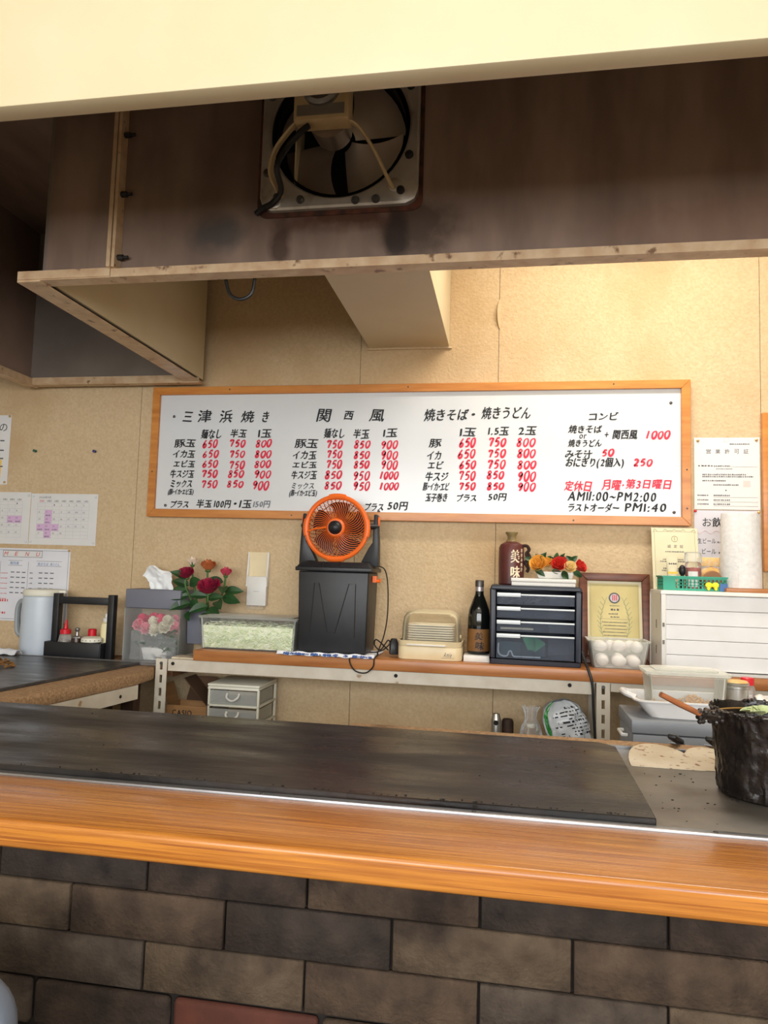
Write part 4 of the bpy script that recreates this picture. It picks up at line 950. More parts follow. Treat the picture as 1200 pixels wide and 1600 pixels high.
# ------------------------------------------------------------------ things on the wall shelf
# tub of shredded cabbage
cb_ = thing('cabbage_tub', 'clear lidded tub full of shredded cabbage on the shelf', 'food tub', (-.998, 2.80, SZ))
m = MB(); tub(m, .188, .088, .196, .095, .118, .014); m.build('tub', 'clear_plastic', cb_)
m = MB(); m.prism(rrect(-.204, .204, -.102, .102, .02, 4), .1225, .128, 'xy'); m.prism(rrect(-.18, .18, -.08, .08, .02, 4), .128, .132, 'xy'); m.build('lid', 'frost_plastic', cb_, smooth=0)
m = MB(); rr = random.Random(2)
m.frustum((-.178, .178, -.078, .078), (-.184, .184, -.084, .084), .006, .092)
sh_ = m.build('cabbage_core', 'cabbage', cb_)
m = MB(); m2 = MB()
for i in range(1500):
    fr = rr.random()
    if fr < .62: x, y, z = rr.uniform(-.178, .178), -.081-rr.uniform(0, .003), rr.uniform(.008, .10)
    elif fr < .8: x, y, z = .181+rr.uniform(0, .003), rr.uniform(-.075, .075), rr.uniform(.008, .1)
    else: x, y, z = rr.uniform(-.175, .175), rr.uniform(-.075, .075), .092+rr.uniform(0, .014)
    a = rr.uniform(-.7, .7); L = rr.uniform(.01, .024); cu = rr.uniform(-.006, .006); rz = rr.uniform(0, .8) if fr < .8 else rr.uniform(0, 6.3)
    side = fr >= .62 and fr < .8
    pts = []
    for k in range(4):
        u = k/3-.5; dx = L*u*math.cos(a); dz = L*u*math.sin(a)+cu*(.25-u*u)*4
        if fr < .62: pts.append((min(max(x+dx, -.182), .182), y, min(max(z+dz, .006), .105)))
        elif side: pts.append((x, min(max(y+dx, -.082), .082), min(max(z+dz, .006), .105)))
        else: pts.append((min(max(x+L*u*math.cos(rz), -.182), .182), min(max(y+L*u*math.sin(rz), -.085), .085), z+dz*.3))
    (m if rr.random() < .8 else m2).tube(pts, rr.uniform(.0009, .0016), 3)
tag(m.build('cabbage_shreds', 'cabbage', cb_, smooth=0), kind='stuff'); tag(m2.build('green_shreds', 'cabbage_green', cb_, smooth=0), kind='stuff')
# patterned cloth and the box fan standing on it
m = MB(); m.sheet(lambda u, v: (-.185+.36*u, -.13+.24*v, .0015+.0025*noise.noise((u*9, v*7, 4))+.003), 30, 16)
cl = thing('patterned_cloth', 'white cloth with blue flower pattern under the black fan box', 'cloth', (-.66, 2.775, SZ)); m.build('fabric', 'cloth_white', cl, solid=.002)
m = MB(); m.sheet(lambda u, v: (-.192+.372*u, -.126-.004*math.sin(u*20)-.010*v, .004+.010*(1-v)+.002*math.sin(u*33)), 40, 4); hem = m.build('hem', 'cloth_white', cl, solid=.003)
m = MB(); rr = random.Random(8)
for i in range(46):
    x = -.18+.35*rr.random(); r = rr.uniform(.003, .007)
    for k in range(4): a = k*PI/2+rr.random(); m.ell((x+r*.8*math.cos(a), -.141, .008+r*.5*math.sin(a)), r*.5, .0015, r*.45, 6, 4)
m.build('flower_print', 'cloth_blue', hem)
f = thing('box_fan', 'orange caged electric fan on a black storage box base', 'fan', (-.6575, 2.795, SZ+.009))
MB().frustum((-.132, .132, -.088, .088), (-.1385, .1385, -.095, .095), 0, .308).build('box_body', 'black_plastic', f, bevel=.006, seg=3)
m = MB(); m.box(-.150, .150, -.104, .104, .3085, .324); m.frustum((-.146, .146, -.10, .10), (-.130, .130, -.082, .082), .324, .345); m.build('lid', 'black_plastic', f, bevel=.003)
for x in (-.042, .025): MB().box(x-.001, x+.001, -.0985, -.082, .325, .3455).build('lid_seam', 'slot_dark', f)
m = MB()                                     # embossed zigzag on the front
zz = [(-.088, .06), (-.073, .262), (-.055, .262), (-.018, .075), (.012, .075), (.062, .262), (.088, .262), (.088, .06)]
pts = [(x, -.088-.0227*z-.0003, z) for x, z in zz]
m.tube(pts, .0018, 6); m.build('embossing', 'soot_black', f)
for s in (-1, 1):
    m = MB(); xa = s*.150
    m.prism([(xa-s*.026, .346), (xa-s*.060, .346), (xa-s*.030, .405), (xa-s*.016, .425), (xa-s*.013, .535), (xa, .535), (xa+s*.008, .42), (xa+s*.010, .330), (xa-s*.02, .330)], -.022, .022); m.build('fan_arm', 'black_plastic', f, bevel=.003)
    MB().box(min(xa+s*.001, xa+s*.007), max(xa+s*.001, xa+s*.007), -.012, .012, .49, .525).build('clip', 'orange_plastic', f, bevel=.002)
m = MB(); m.tube([(.142, -.02, .275), (.168, -.02, .275), (.168, -.02, .285)], .006, 8); m.box(.14, .155, -.03, -.01, .27, .295); m.build('latch', 'orange_plastic', f)
FC = Vector((-.008, -.01, .479)); RF = .130
m = MB(); m.tube([(FC.x+(RF-.008)*math.cos(2*PI*i/48), FC.y-.028, FC.z+(RF-.008)*math.sin(2*PI*i/48)) for i in range(48)], .0095, 10, True)
ring = m.build('fan_ring', 'orange_plastic', f)
for a, w_ in ((0, .26), (PI/2, .26), (PI, .26), (-PI/2, .26)):
    MB().tube([(FC.x+(RF-.007)*math.cos(a+t), FC.y-.028, FC.z+(RF-.007)*math.sin(a+t)) for t in [w_*(k/6-.5)*2 for k in range(7)]], .0125, 10).build('ring_grip', 'orange_plastic', ring)
m = MB()
for k in range(54):
    a = 2*PI*k/54; pts = []
    for q in range(7):
        t = q/6; r = .036+(RF-.016-.036)*t; b = a+.55*t*t-.1*t; pts.append((FC.x+r*math.cos(b), FC.y-.034-.012*math.sin(PI*(1-t)*.6), FC.z+r*math.sin(b)))
    m.tube(pts, .0011, 4)
tag(m.build('front_grille', 'orange_plastic', f), kind='stuff')
m = MB(); m.tube([(FC.x-.036, FC.y-.05, FC.z), (FC.x-.08, FC.y-.047, FC.z-.006), (FC.x-.118, FC.y-.036, FC.z-.018)], [.004, .0038, .003], 8); m.build('wire_rib', 'orange_plastic', f)
MB().lathe([(.036, 0), (.036, .012), (.031, .016)], 24, X=T(FC.x, FC.y-.034, FC.z, PI/2)).build('grille_hub', 'orange_plastic', f)
MB().lathe([(.027, 0), (.027, .008), (.022, .018), (.012, .024), (1e-5, .026)], 24, X=T(FC.x, FC.y-.05, FC.z, PI/2)).build('hub_cap', 'black_plastic', f)
for x, z in ((-.012, .008), (.012, .008), (.003, -.014)): MB().lathe([(.003, 0), (.002, .002)], 8, X=T(FC.x+x, FC.y-.069, FC.z+z, PI/2)).build('screw', 'steel', f)
for k in range(5):
    a0 = 2*PI*k/5; m = MB()
    m.sheet(lambda u, v: (FC.x+(.03+.075*v)*math.cos(a0+(u-.5)*.9+.3*v), FC.y+.002+(u-.5)*.028, FC.z+(.03+.075*v)*math.sin(a0+(u-.5)*.9+.3*v)), 7, 5); m.build('blade', 'black_plastic', f, solid=.0015)
m = MB()
for k in range(44):
    a = 2*PI*k/44; pts = []
    for q in range(6):
        t = q/5; r = .03+(RF-.01-.03)*min(t*1.25, 1); pts.append((FC.x+r*math.cos(a-.3*t), FC.y+.048-.05*max(0, t-.7)/.3, FC.z+r*math.sin(a-.3*t)))
    m.tube(pts, .0015, 4)
for r in (.04, .075, .105): m.tube([(FC.x+r*math.cos(2*PI*i/32), FC.y+.048, FC.z+r*math.sin(2*PI*i/32)) for i in range(32)], .0016, 4, True)
tag(m.build('rear_grille', 'black_plastic', f), kind='stuff')
MB().lathe([(.035, 0), (.035, .05)], 20, X=T(FC.x, FC.y+.052, FC.z, PI/2)).build('motor', 'black_plastic', f)
for s in (-1, 1): MB().cyl((FC.x+s*(RF-.004), FC.y-.02, FC.z+.008), (s*.150-.0, -.01, FC.z+.008), .012, n=12).build('pivot', 'black_plastic', f)
m = MB(); m.tube(spline([(-.50, 2.80, 1.215), (-.475, 2.80, 1.20), (-.462, 2.80, 1.14), (-.46, 2.80, 1.03), (-.468, 2.78, .95), (-.482, 2.73, .888), (-.475, 2.70, .885), (-.48, 2.652, .874), (-.483, 2.645, .845), (-.51, 2.643, .822), (-.55, 2.644, .828), (-.572, 2.648, .86), (-.565, 2.66, .884), (-.52, 2.69, .889), (-.47, 2.72, .895), (-.44, 2.74, .92), (-.445, 2.735, .935), (-.47, 2.72, .90), (-.49, 2.70, .92), (-.48, 2.69, .94), (-.44, 2.72, .90)], 6), .0026, 6)
o = m.build('cord', 'black_cable', f); o.location = (.6575, -2.795, -SZ-.009)
m = MB(); m.box(-.016, .016, -.014, .014, 0, .045); m.frustum((-.016, .016, -.014, .014), (-.01, .01, -.01, .01), .045, .06)
o = m.build('power_adapter', 'black_plastic', bevel=.003, loc=(-.428, 2.775, SZ+.0075)); o.rotation_euler = (0, .0, .3); tag(o, 'black power adapter plug between fan box and cream dish case', 'adapter')
# dish case with plates under a clear dome
d = thing('dish_case', 'cream dish case with clear domed cover full of white plates', 'dish case', (-.283, 2.79, SZ))
m = MB(); m.prism(rrect(-.120, .120, -.092, .092, .03, 5), 0, .05, 'xy'); m.build('base', 'cream_plastic', d, bevel=.005)
m = MB(); tub(m, .118, .09, .121, .093, .02, .03, .006, 0, 5, .05); m.build('base_rim', 'cream_plastic', d)
m = MB(); k = []
for z, i in ((.054, .0), (.12, .002), (.155, .006), (.172, .016), (.181, .032), (.184, .055)): k.append([(x, y, z) for x, y in rrect(-.109+i, .109-i, -.082+i, .082-i, .028, 5)])
n_ = len(k[0]); m.add([p for q in k for p in q], [(a*n_+i, a*n_+(i+1) % n_, (a+1)*n_+(i+1) % n_, (a+1)*n_+i) for a in range(5) for i in range(n_)]+[tuple(5*n_+i for i in range(n_))])
m.build('dome_cover', 'dome_plastic', d, solid=.002)
for s in (-1, 1): MB().lathe([(.007, 0), (.007, .005)], 12, X=T(s*.1075, -.02, .085, 0, s*PI/2)).build('dome_pivot', 'cream_plastic', d)
m = MB(); write(m, 'Amie', .052, .014, .086, .032, -.0925, shear=.3); fquad(m, .045, .092, .0105, .0115, -.0925); m.build('lettering', 'print_grey', d, smooth=0, fix=False)
MB().box(-.085, .06, -.097, -.09, .052, .058).build('front_clip', 'white_plastic', d, bevel=.002)
for i in range(8):
    p = MB(); z = SZ+.0555+i*.0088
    a = [(x, y, 0) for x, y in rrect(-.05, .05, -.04, .04, .012, 4)]; b_ = [(x, y, .008) for x, y in rrect(-.088, .088, -.062, .062, .018, 4)]; c_ = [(x, y, .0105) for x, y in rrect(-.088, .088, -.062, .062, .018, 4)]; e_ = [(x, y, .003) for x, y in rrect(-.048, .048, -.038, .038, .012, 4)]
    n_ = len(a); p.add(a+b_+c_+e_, [(q*n_+i2, q*n_+(i2+1) % n_, (q+1)*n_+(i2+1) % n_, (q+1)*n_+i2) for q in range(3) for i2 in range(n_)]+[tuple(range(n_-1, -1, -1)), tuple(3*n_+i2 for i2 in range(n_))])
    tag(p.build('plate', 'plate_china', loc=(-.285, 2.795, z)), '%s white plate of the stack under the clear dome' % ('lowest', 'second lowest', 'third from the bottom', 'fourth from the bottom', 'fourth from the top', 'third from the top', 'second from the top', 'topmost')[i], 'plate', 'plates in the dish case')
# sake bottle on a small white box
tag(MB().box(-.048, .048, -.055, .055, 0, .024).build('small_white_box', 'white_plastic', bevel=.002, loc=(-.110, 2.775, SZ)), 'flat white box under the dark sake bottle', 'box')
b = thing('sake_bottle', 'tall dark glass sake bottle with brown label and silver neck', 'bottle', (-.106, 2.785, SZ+.0245))
MB().lathe([(.038, 0), (.0415, .005), (.0415, .14), (.038, .165), (.026, .198), (.0165, .222), (.0145, .25)], 28).build('glass', 'bottle_glass', b)
MB().lathe([(.0155, .212), (.0158, .2505), (.0150, .2515)], 20, caps=False).build('neck_foil', 'foil', b); MB().lathe([(.0165, .2516), (.0168, .272), (.015, .276), (1e-5, .277)], 20).build('cap', 'screw', b)
m = MB(); m.sheet(lambda u, v: (.0422*math.sin((u-.5)*3.0), -.0422*math.cos((u-.5)*3.0), .012+.082*v), 20, 2); m.build('label', 'bottle_label', b)
def write_round(m, s, ang0, ang1, z0, z1, R, **kw):
    q = MB(); write(q, s, ang0*R, z0, ang1*R, z1, 0, **kw); m.add([(R*math.sin(p[0]/R), -R*math.cos(p[0]/R), p[2]) for p in q.v], q.f)
m = MB(); write_round(m, '美', -.30, .42, .055, .082, .0427, shear=.1, bold=.0012); write_round(m, '味', -.25, .55, .018, .048, .0427, shear=.1, bold=.0012); m.build('lettering', 'ink_black', b, smooth=0, fix=False)
# drawer unit
u = thing('drawer_unit', 'dark navy desktop unit with four clear drawers on the shelf', 'drawer unit', (.1, 2.81, SZ))
m = MB(); hx, y0, y1, H = .160, -.12, .118, .286
m.box(-hx, hx, y0, y1, 0, .02); m.box(-hx, hx, y0, y1, H-.016, H); m.box(-hx, -hx+.018, y0, y1, .02, H-.016); m.box(hx-.018, hx, y0, y1, .02, H-.016); m.box(-hx+.018, hx-.018, y1-.01, y1, .02, H-.016)
m.build('casing', 'navy_plastic', u, bevel=.004)
for z0_, z1_ in ((.217, .262), (.168, .212), (.119, .163), (.022, .114)):
    m = MB(); m.box(-.138, .138, -.112, -.109, z0_, z1_-.010); m.box(-.138, .138, -.109, .09, z0_, z0_+.0025); m.box(-.138, -.1355, -.109, .09, z0_, z1_-.014); m.box(.1355, .138, -.109, .09, z0_, z1_-.014); m.box(-.138, .138, .0875, .09, z0_, z1_-.014)
    dr = m.build('drawer', 'drawer_plastic', u, smooth=0)
    MB().box(-.052, .138, -.119, -.109, z1_-.012, z1_-.006).build('drawer_lip', 'cellophane', dr, bevel=.001)
    MB().box(-.138, -.053, -.121, -.110, z1_-.017, z1_-.003).build('handle', 'cellophane', dr, bevel=.001)
    for x in (-.048, -.002, .046): MB().box(x-.0008, x+.0008, -.1085, .087, z0_+.0025, z1_-.02).build('divider', 'drawer_plastic', dr)
def inside(name, o, label, cat): return tag(o, label, cat)
m = MB()
for k in range(10):
    a = -.35+k*.15; m.box(-.001, .001, -.0035, 0, .018, .068, T(.085, 2.715, SZ+.036, 0, a-.1, 0))
for k in range(9):
    a0, a1 = -.35+k*.15-.1, -.35+(k+1)*.15-.1
    m.add([(.085+r*math.sin(a), 2.714-(k % 2)*.001, SZ+.036+r*math.cos(a)) for r, a in ((.018, a0), (.018, a1), (.066, a1), (.066, a0))], [(0, 1, 2, 3)])
o = m.build('paper_fan', 'green_paper'); tag(o, 'green pleated paper fan in the bottom clear drawer', 'paper fan')
tag(MB().box(-.125, .04, 0, .05, 0, .052).build('paper_packet', 'teal_paper', loc=(.1, 2.76, SZ+.0255)), 'dark teal packet lying in the bottom clear drawer', 'packet')
m = MB(); m.tube(spline([(-.03, 2.708, SZ+.075), (-.031, 2.708, SZ+.045), (-.022, 2.708, SZ+.032), (.0, 2.708, SZ+.03), (.008, 2.708, SZ+.046), (.016, 2.708, SZ+.046), (.024, 2.708, SZ+.03), (.05, 2.708, SZ+.029), (.12, 2.708, SZ+.029)], 6), .003, 6); tag(m.build('white_cable', 'white_plastic'), 'white cable lying along the front of the bottom clear drawer', 'cable')
tag(MB().box(-.06, .06, 0, .02, 0, .008).build('wooden_stick', 'cream_plastic', loc=(.035, 2.71, SZ+.125), bevel=.002), 'pale flat stick in the third clear drawer', 'stick')
m = MB(); rr = random.Random(4)
for i in range(16): x = -.12+.11*rr.random(); m.tube([(x, -.0, .004), (x+.03, .004, .012+.012*rr.random()), (x+.055, .01, .02)], .0022, 5)
tag(m.build('metal_clips', 'steel', loc=(.1, 2.71, SZ+.22)), 'bright wire pins heaped in the top clear drawer', 'pins', kind='stuff')
DT = SZ+.286
# stoneware bottle, white box and rose arrangement on the drawer unit
k = thing('stoneware_bottle', 'maroon stoneware sake bottle with cream lettering on the drawer unit', 'bottle', (.012, 2.84, DT))
MB().lathe([(.044, 0), (.048, .005), (.049, .10), (.048, .142), (.042, .155), (.022, .166)], 32).build('body', 'stoneware', k); MB().lathe([(.022, .1662), (.0165, .175), (.0165, .186), (.024, .199), (.024, .203), (.012, .203), (.010, .185)], 24).build('neck', 'stoneware_neck', k)
m = MB(); write_round(m, '美', -.05, .62, .085, .134, .0495, bold=.0018); write_round(m, '味', -.05, .68, .028, .072, .0495, bold=.0018)
for i, ch in enumerate('お好み焼き'): write_round(m, ch, .78, .98, .125-i*.018, .139-i*.018, .0495, bold=.0006)
m.build('lettering', 'ink_cream', k, smooth=0, fix=False)
m = MB(); m.tube(spline([(.040, -.01, .150), (.058, -.012, .150), (.066, -.012, .135), (.056, -.012, .12), (.062, -.012, .10), (.052, -.012, .085), (.064, -.012, .065), (.058, -.012, .05)], 5), .0065, 7); m.tube(spline([(.062, -.015, .125), (.070, -.015, .105), (.060, -.015, .07)], 5), .005, 7); m.build('rope_handle', 'rope', k)
w_ = thing('flat_box', 'flat white carton under the rose arrangement on the drawer unit', 'box', (.128, 2.775, DT)); MB().box(-.115, .115, -.05, .06, 0, .014).build('tray', 'white_plastic', w_, bevel=.002); MB().box(-.117, .117, -.052, .062, .0145, .028).build('lid', 'white_plastic', w_, bevel=.002)
q = thing('rose_arrangement', 'small arrangement of yellow, red and cream roses in a white dish', 'flowers', (.172, 2.785, DT+.0285))
MB().frustum((-.062, .062, -.03, .03), (-.068, .068, -.036, .036), 0, .026).build('dish', 'white_plastic', q, bevel=.004)
for x, y, z, r, mm, tl in ((-.062, -.025, .050, .034, 'rose_yellow', (.9, -.3)), (-.028, -.01, .058, .024, 'rose_yellow', (.7, 0)), (.012, -.032, .050, .030, 'rose_red', (.95, 0)), (.022, -.005, .066, .022, 'rose_red', (.7, .2)), (.052, -.036, .042, .024, 'rose_cream', (1.0, .2)), (.090, -.015, .048, .026, 'rose_red', (.5, .9))): rose(q, (x, y, z), r, mm, tl, 1.0, 12, sepal=False)
rr = random.Random(21)
for i in range(20):
    x = rr.uniform(-.085, .09); m = MB(); up = rr.random() < .7
    leaf(m, (x, .0 if up else -.03, .06 if up else .03), (rr.uniform(-1, 1), rr.uniform(-.6, .3), rr.uniform(.3, 1) if up else rr.uniform(-.6, -.1)), rr.uniform(.03, .05), rr.uniform(.018, .028), .2, (rr.uniform(-.5, .5), -1, .4)); m.build('leaf', 'leaf', q, solid=.0006)

# framed certificate leaning on the wall
t = thing('framed_certificate', 'gold certificate in brown wooden frame leaning behind the egg tub', 'certificate', (.405, 2.872, SZ)); t.rotation_euler = (-.16, 0, 0)
hw, hh, fw = .131, .345, .03
for poly in ([(-hw, 0), (hw, 0), (hw-fw, fw), (-hw+fw, fw)], [(hw, 0), (hw, hh), (hw-fw, hh-fw), (hw-fw, fw)], [(hw, hh), (-hw, hh), (-hw+fw, hh-fw), (hw-fw, hh-fw)], [(-hw, hh), (-hw, 0), (-hw+fw, fw), (-hw+fw, hh-fw)]):
    MB().prism(poly, -.012, .010).build('frame_bar', 'brown_frame', t, bevel=.003)
MB().box(-hw+fw-.002, hw-fw+.002, .002, .006, fw-.002, hh-fw+.002).build('mount', 'paper_cream', t)
MB().box(-hw+fw+.008, hw-fw-.010, .0005, .0015, fw+.006, hh-fw-.010).build('certificate', 'paper_gold', t)
m = MB(); frect(m, -hw+fw+.012, hw-fw-.014, fw+.012, hh-fw-.016, .001, 0)
for s in (-1, 1):                            # two wheat-like sprigs
    pts = [(s*(.035+.018*math.sin(q/9*PI)), -.0002, .075+.018*q) for q in range(10)]
    stroke(m, [(p[0], p[2]) for p in pts], .0022, 0)
    for q in range(2, 10): stroke(m, [(pts[q][0], pts[q][2]), (pts[q][0]+s*.012, pts[q][2]+.016)], .0022, 0); stroke(m, [(pts[q][0], pts[q][2]), (pts[q][0]-s*.008, pts[q][2]+.016)], .0018, 0)
m.build('ornament', 'print_olive', t, smooth=0, fix=False)
m = MB()
for q in range(7): dashes(m, -.045+.004*(q % 3), .045-.005*(q % 2), .155-.0125*q, .004, -.0002)
dashes(m, -.022, .012, .187, .005, -.0002); dashes(m, -.015, .02, .175, .005, -.0002); dashes(m, -.014, .016, .202, .008, -.0002, step=.011); dashes(m, -.018, .018, .219, .003, -.0002); fquad(m, -.05, .05, .169, .1697, -.0002)
m.build('print', 'print_grey', t, smooth=0, fix=False)
m = MB(); m.lathe([(.021, 0), (.021, .0002)], 28, X=T(0, 0, .25, PI/2)); e = m.build('emblem', 'print_grey', t, smooth=0); m = MB(); m.lathe([(.016, .0004), (.016, .0006)], 24, X=T(0, 0, .25, PI/2)); m.build('emblem_ring', 'print_light', e, smooth=0)
m = MB()
for x in (-.008, -.001, .006): fquad(m, x, x+.004, .24, .262, -.001)
m.build('emblem_mark', 'print_red', e, smooth=0, fix=False)
# eggs in a tub
t = thing('egg_tub', 'frosted open plastic tub full of white eggs on the shelf', 'tub', (.398, 2.79, SZ)); m = MB(); tub(m, .088, .062, .104, .075, .096, .018); m.build('tub', 'frost_plastic', t)
EG = [(-.055, -.034, .026), (.002, -.036, .026), (.055, -.033, .026), (-.05, .026, .026), (.008, .03, .026), (.058, .028, .026), (-.062, -.018, .075), (-.022, .022, .073), (.004, -.024, .078), (.066, -.022, .076), (.05, .03, .074), (-.06, .035, .07)]
pos = ['left', 'middle', 'right']
for i, (x, y, z) in enumerate(EG):
    m = MB(); m.lathe([(max(.0212*math.sin(PI*q/12)*(1+.10*math.cos(PI*q/12)), 1e-5), -.0265*math.cos(PI*q/12)) for q in range(13)], 18)
    o = m.build('egg', 'egg', loc=(.398+x, 2.79+y, SZ+z)); o.rotation_euler = (PI/2+.3*((i*7) % 5-2)*.4, .5*((i*3) % 5-2)*.5, (i*1.7) % 3)
    tag(o, ('%s white egg of the bottom front row in the frosted tub' % pos[i]) if i < 3 else {7: 'partly hidden white egg between the left and middle top eggs in the frosted tub', 10: 'partly hidden white egg behind the right top egg in the frosted tub', 6: 'leftmost white egg heaped on top in the frosted tub', 8: 'middle front white egg heaped on top in the frosted tub', 9: 'right front white egg heaped on top in the frosted tub'}[i] if i in (6, 7, 8, 9, 10) else 'white egg in the back of the frosted tub', 'egg', 'eggs in the frosted tub')
# white storage case with translucent flaps
c = thing('white_case', 'large white plastic case with ribbed front at the right of the shelf', 'case', (.94, 2.76, SZ+.001))
hx, y0, y1, H = .413, -.10, .10, .286
m = MB(); m.box(-hx, hx, y0, y1, 0, .012); m.box(-hx, hx, y0, y1, H-.014, H); m.box(-hx, -hx+.016, y0, y1, .012, H-.014); m.box(hx-.016, hx, y0, y1, .012, H-.014); m.box(-hx+.016, hx-.016, y1-.01, y1, .012, H-.014)
m.build('casing', 'white_plastic', c, bevel=.002)
for k_ in range(5):
    z = .014+k_*.0515; MB().box(-hx+.017, hx-.017, y0+.012, y0+.018, z, z+.0500).build('front_slat', 'tray_white', c, bevel=.0006, seg=1)
for z in (.10, .16): MB().box(-hx+.004, -hx+.011, y0-.0012, y0, z, z+.014).build('hinge_mark', 'grey_label', c)
for z in (.06, .15): MB().box(-hx-.001, -hx, -.02, -.012, z, z+.03).build('side_slot', 'grey_label', c)
CT = SZ+.287
t, w, h = paper('certificate_sheet', 'cream printed certificate with ornate border standing on the white case', 'certificate', .537, .703, CT+.001, CT+.238, 'paper_cream', y=2.848, th=.003, lean=-.2)
m = MB(); frect(m, -w+.010, w-.010, .010, h-.014, .0012, -.0004)
for q in range(5): a = (q-2)*.016; stroke(m, [(a-.008, h-.012), (a, h-.006-.004*(q % 2)), (a+.008, h-.012)], .002, -.0006)
for sx in (-1, 1): stroke(m, [(sx*(w-.022), h-.014), (sx*(w-.012), h-.006), (sx*(w-.006), h-.02)], .002, -.0006)
m.build('border', 'print_olive', t, smooth=0, fix=False)
m = MB(); m.tube([(.011*math.cos(q*PI/10), -.0008, h-.043+.011*math.sin(q*PI/10)) for q in range(20)], .0006, 4, True); fquad(m, -.001, .001, h-.05, h-.036, -.0008); m.build('seal', 'print_olive', t)
m = MB()
for i_, ch in enumerate('認定証'): write(m, ch, -.026+i_*.022, h-.078, -.014+i_*.022, h-.066, -.0006)
for z, a, b in ((h-.095, -.035, .035), (h-.125, -.045, .03), (h-.133, -.055, .05), (h-.160, -.045, .04), (h-.168, -.05, .02)): dashes(m, a, b, z, .005, -.0006)
m.build('print', 'print_grey', t, smooth=0, fix=False)
# green basket and its contents
b = thing('green_basket', 'green perforated plastic basket on the white case', 'basket', (.648, 2.755, CT))
m = MB(); HX, HY, HZ = .106, .052, .050
m.box(-HX, HX, -HY, HY, 0, .003)
def lattice(m, fn, L, nx, bw):
    for z0, z1 in ((.003, .008), (.018, .0205), (.029, .0315), (.040, .050)): fn(m, -L, L, z0, z1)
    for k_ in range(nx+1): x = -L+2*L*k_/nx; fn(m, max(x-bw, -L), min(x+bw, L), .008, .040)
lattice(m, lambda m, a, c_, z0, z1: m.box(a, c_, -HY, -HY+.002, z0, z1), HX, 16, .0022); lattice(m, lambda m, a, c_, z0, z1: m.box(a, c_, HY-.002, HY, z0, z1), HX, 16, .0022)
lattice(m, lambda m, a, c_, z0, z1: m.box(-HX, -HX+.002, a, c_, z0, z1), HY-.002, 8, .0022); lattice(m, lambda m, a, c_, z0, z1: m.box(HX-.002, HX, a, c_, z0, z1), HY-.002, 8, .0022)
m.box(-HX-.004, HX+.004, -HY-.004, -HY, .046, .051); m.box(-HX-.004, HX+.004, HY, HY+.004, .046, .051); m.box(-HX-.004, -HX, -HY, HY, .046, .051); m.box(HX, HX+.004, -HY, HY, .046, .051)
m.box(-HX, -HX+.04, -HY-.0004, -HY+.0005, .003, .046); m.build('basket', 'basket_green', b, smooth=0)
m = MB()
for s in (-1, 1): m.ell((s*.011, 0, 0), .012, .005, .010, 12, 8); m.ell((s*.012, 0, -.011), .006, .004, .008, 8, 6)
m.ell((0, -.002, 0), .005, .005, .006, 10, 6); m.build('bow', 'bow_yellow', b, loc=(.056, -HY-.007, .022))
tag(MB().box(-.013, .013, -.001, .001, 0, .026).build('small_card', 'print_blue', loc=(.742, 2.6985, CT+.002)), 'small blue-grey card beside the yellow bow on the green basket', 'card')
bz = CT+.0035
t = thing('cream_tube', 'cream squeeze tube with orange band standing in the green basket', 'tube', (.579, 2.735, bz)); MB().lathe([(.014, 0), (.014, .022), (.013, .023)], 18).build('cap', 'white_plastic', t)
m = MB(); m.sheet(lambda u, v: ((.0165+.0035*v)*math.cos(2*PI*u), (.0165*(1-v)+.001)*math.sin(2*PI*u), .0235+.092*v), 20, 8, True); m.build('body', 'paper_cream', t, solid=.0006)
m = MB(); m.sheet(lambda u, v: ((.0172+.0035*v)*math.sin((u-.5)*2.6), -(.0172*(1-v)+.0018)*math.cos((u-.5)*2.6), .0235+.092*v), 12, 8)
m2 = MB(); fquad(m2, -.0165, .0165, .055, .062, -.0135); m2.build('band', 'print_yellow', t, smooth=0); m2 = MB(); dashes(m2, -.013, .013, .088, .006, -.0105); m2.build('print', 'print_grey', t, smooth=0, fix=False)
t = thing('makeup_brush', 'round black brush head upright in the green basket', 'brush', (.617, 2.75, bz)); MB().cyl((0, 0, 0), (0, 0, .05), .006).build('handle', 'black_plastic', t); MB().ell((0, 0, .068), .013, .013, .02, 14, 8).build('bristles', 'black_plastic', t)
t = thing('spice_jar', 'clear jar of pink spice with clear screw cap in the green basket', 'jar', (.652, 2.742, bz)); MB().lathe([(.026, 0), (.0275, .004), (.0275, .092), (.024, .098)], 24).build('jar', 'clear_plastic', t); MB().lathe([(.0255, .003), (.0258, .078), (1e-5, .08)], 20).build('spice', 'spice_pink', t)
MB().lathe([(.029, .0985), (.0295, .102), (.0285, .132), (.026, .134), (1e-5, .134)], 24).build('cap', 'frost_plastic', t)
m = MB(); m.sheet(lambda u, v: (.0279*math.sin((u-.5)*1.2-.25), -.0279*math.cos((u-.5)*1.2-.25), .01+.055*v), 8, 2); m.build('label', 'paper', t)
m = MB(); m.sheet(lambda u, v: (-.05+.10*u, .008*noise.noise((u*8, v*6, 9)), .003+.115*v-.01*math.sin(u*6)*v), 20, 14); t = thing('bread_bag', 'clear bag of yellow-brown powder behind the green basket contents', 'bag', (.725, 2.785, bz))
m.build('film', 'bag_plastic', t); MB().ell((.0, .006, .045), .047, .013, .040, 16, 10).build('contents', 'bread', t); MB().box(-.045, .045, .0, .012, .085, .118).build('header', 'bread', t, bevel=.003)
t = thing('round_sponge', 'round brown sponge leaning in the green basket above the yellow bow', 'sponge', (.712, 2.73, bz+.04)); t.rotation_euler = (.12, 0, 0); MB().lathe([(.029, 0), (.031, .004), (.031, .011), (.029, .014)], 28, X=T(0, 0, 0, PI/2)).build('sponge', 'sponge_brown', t)
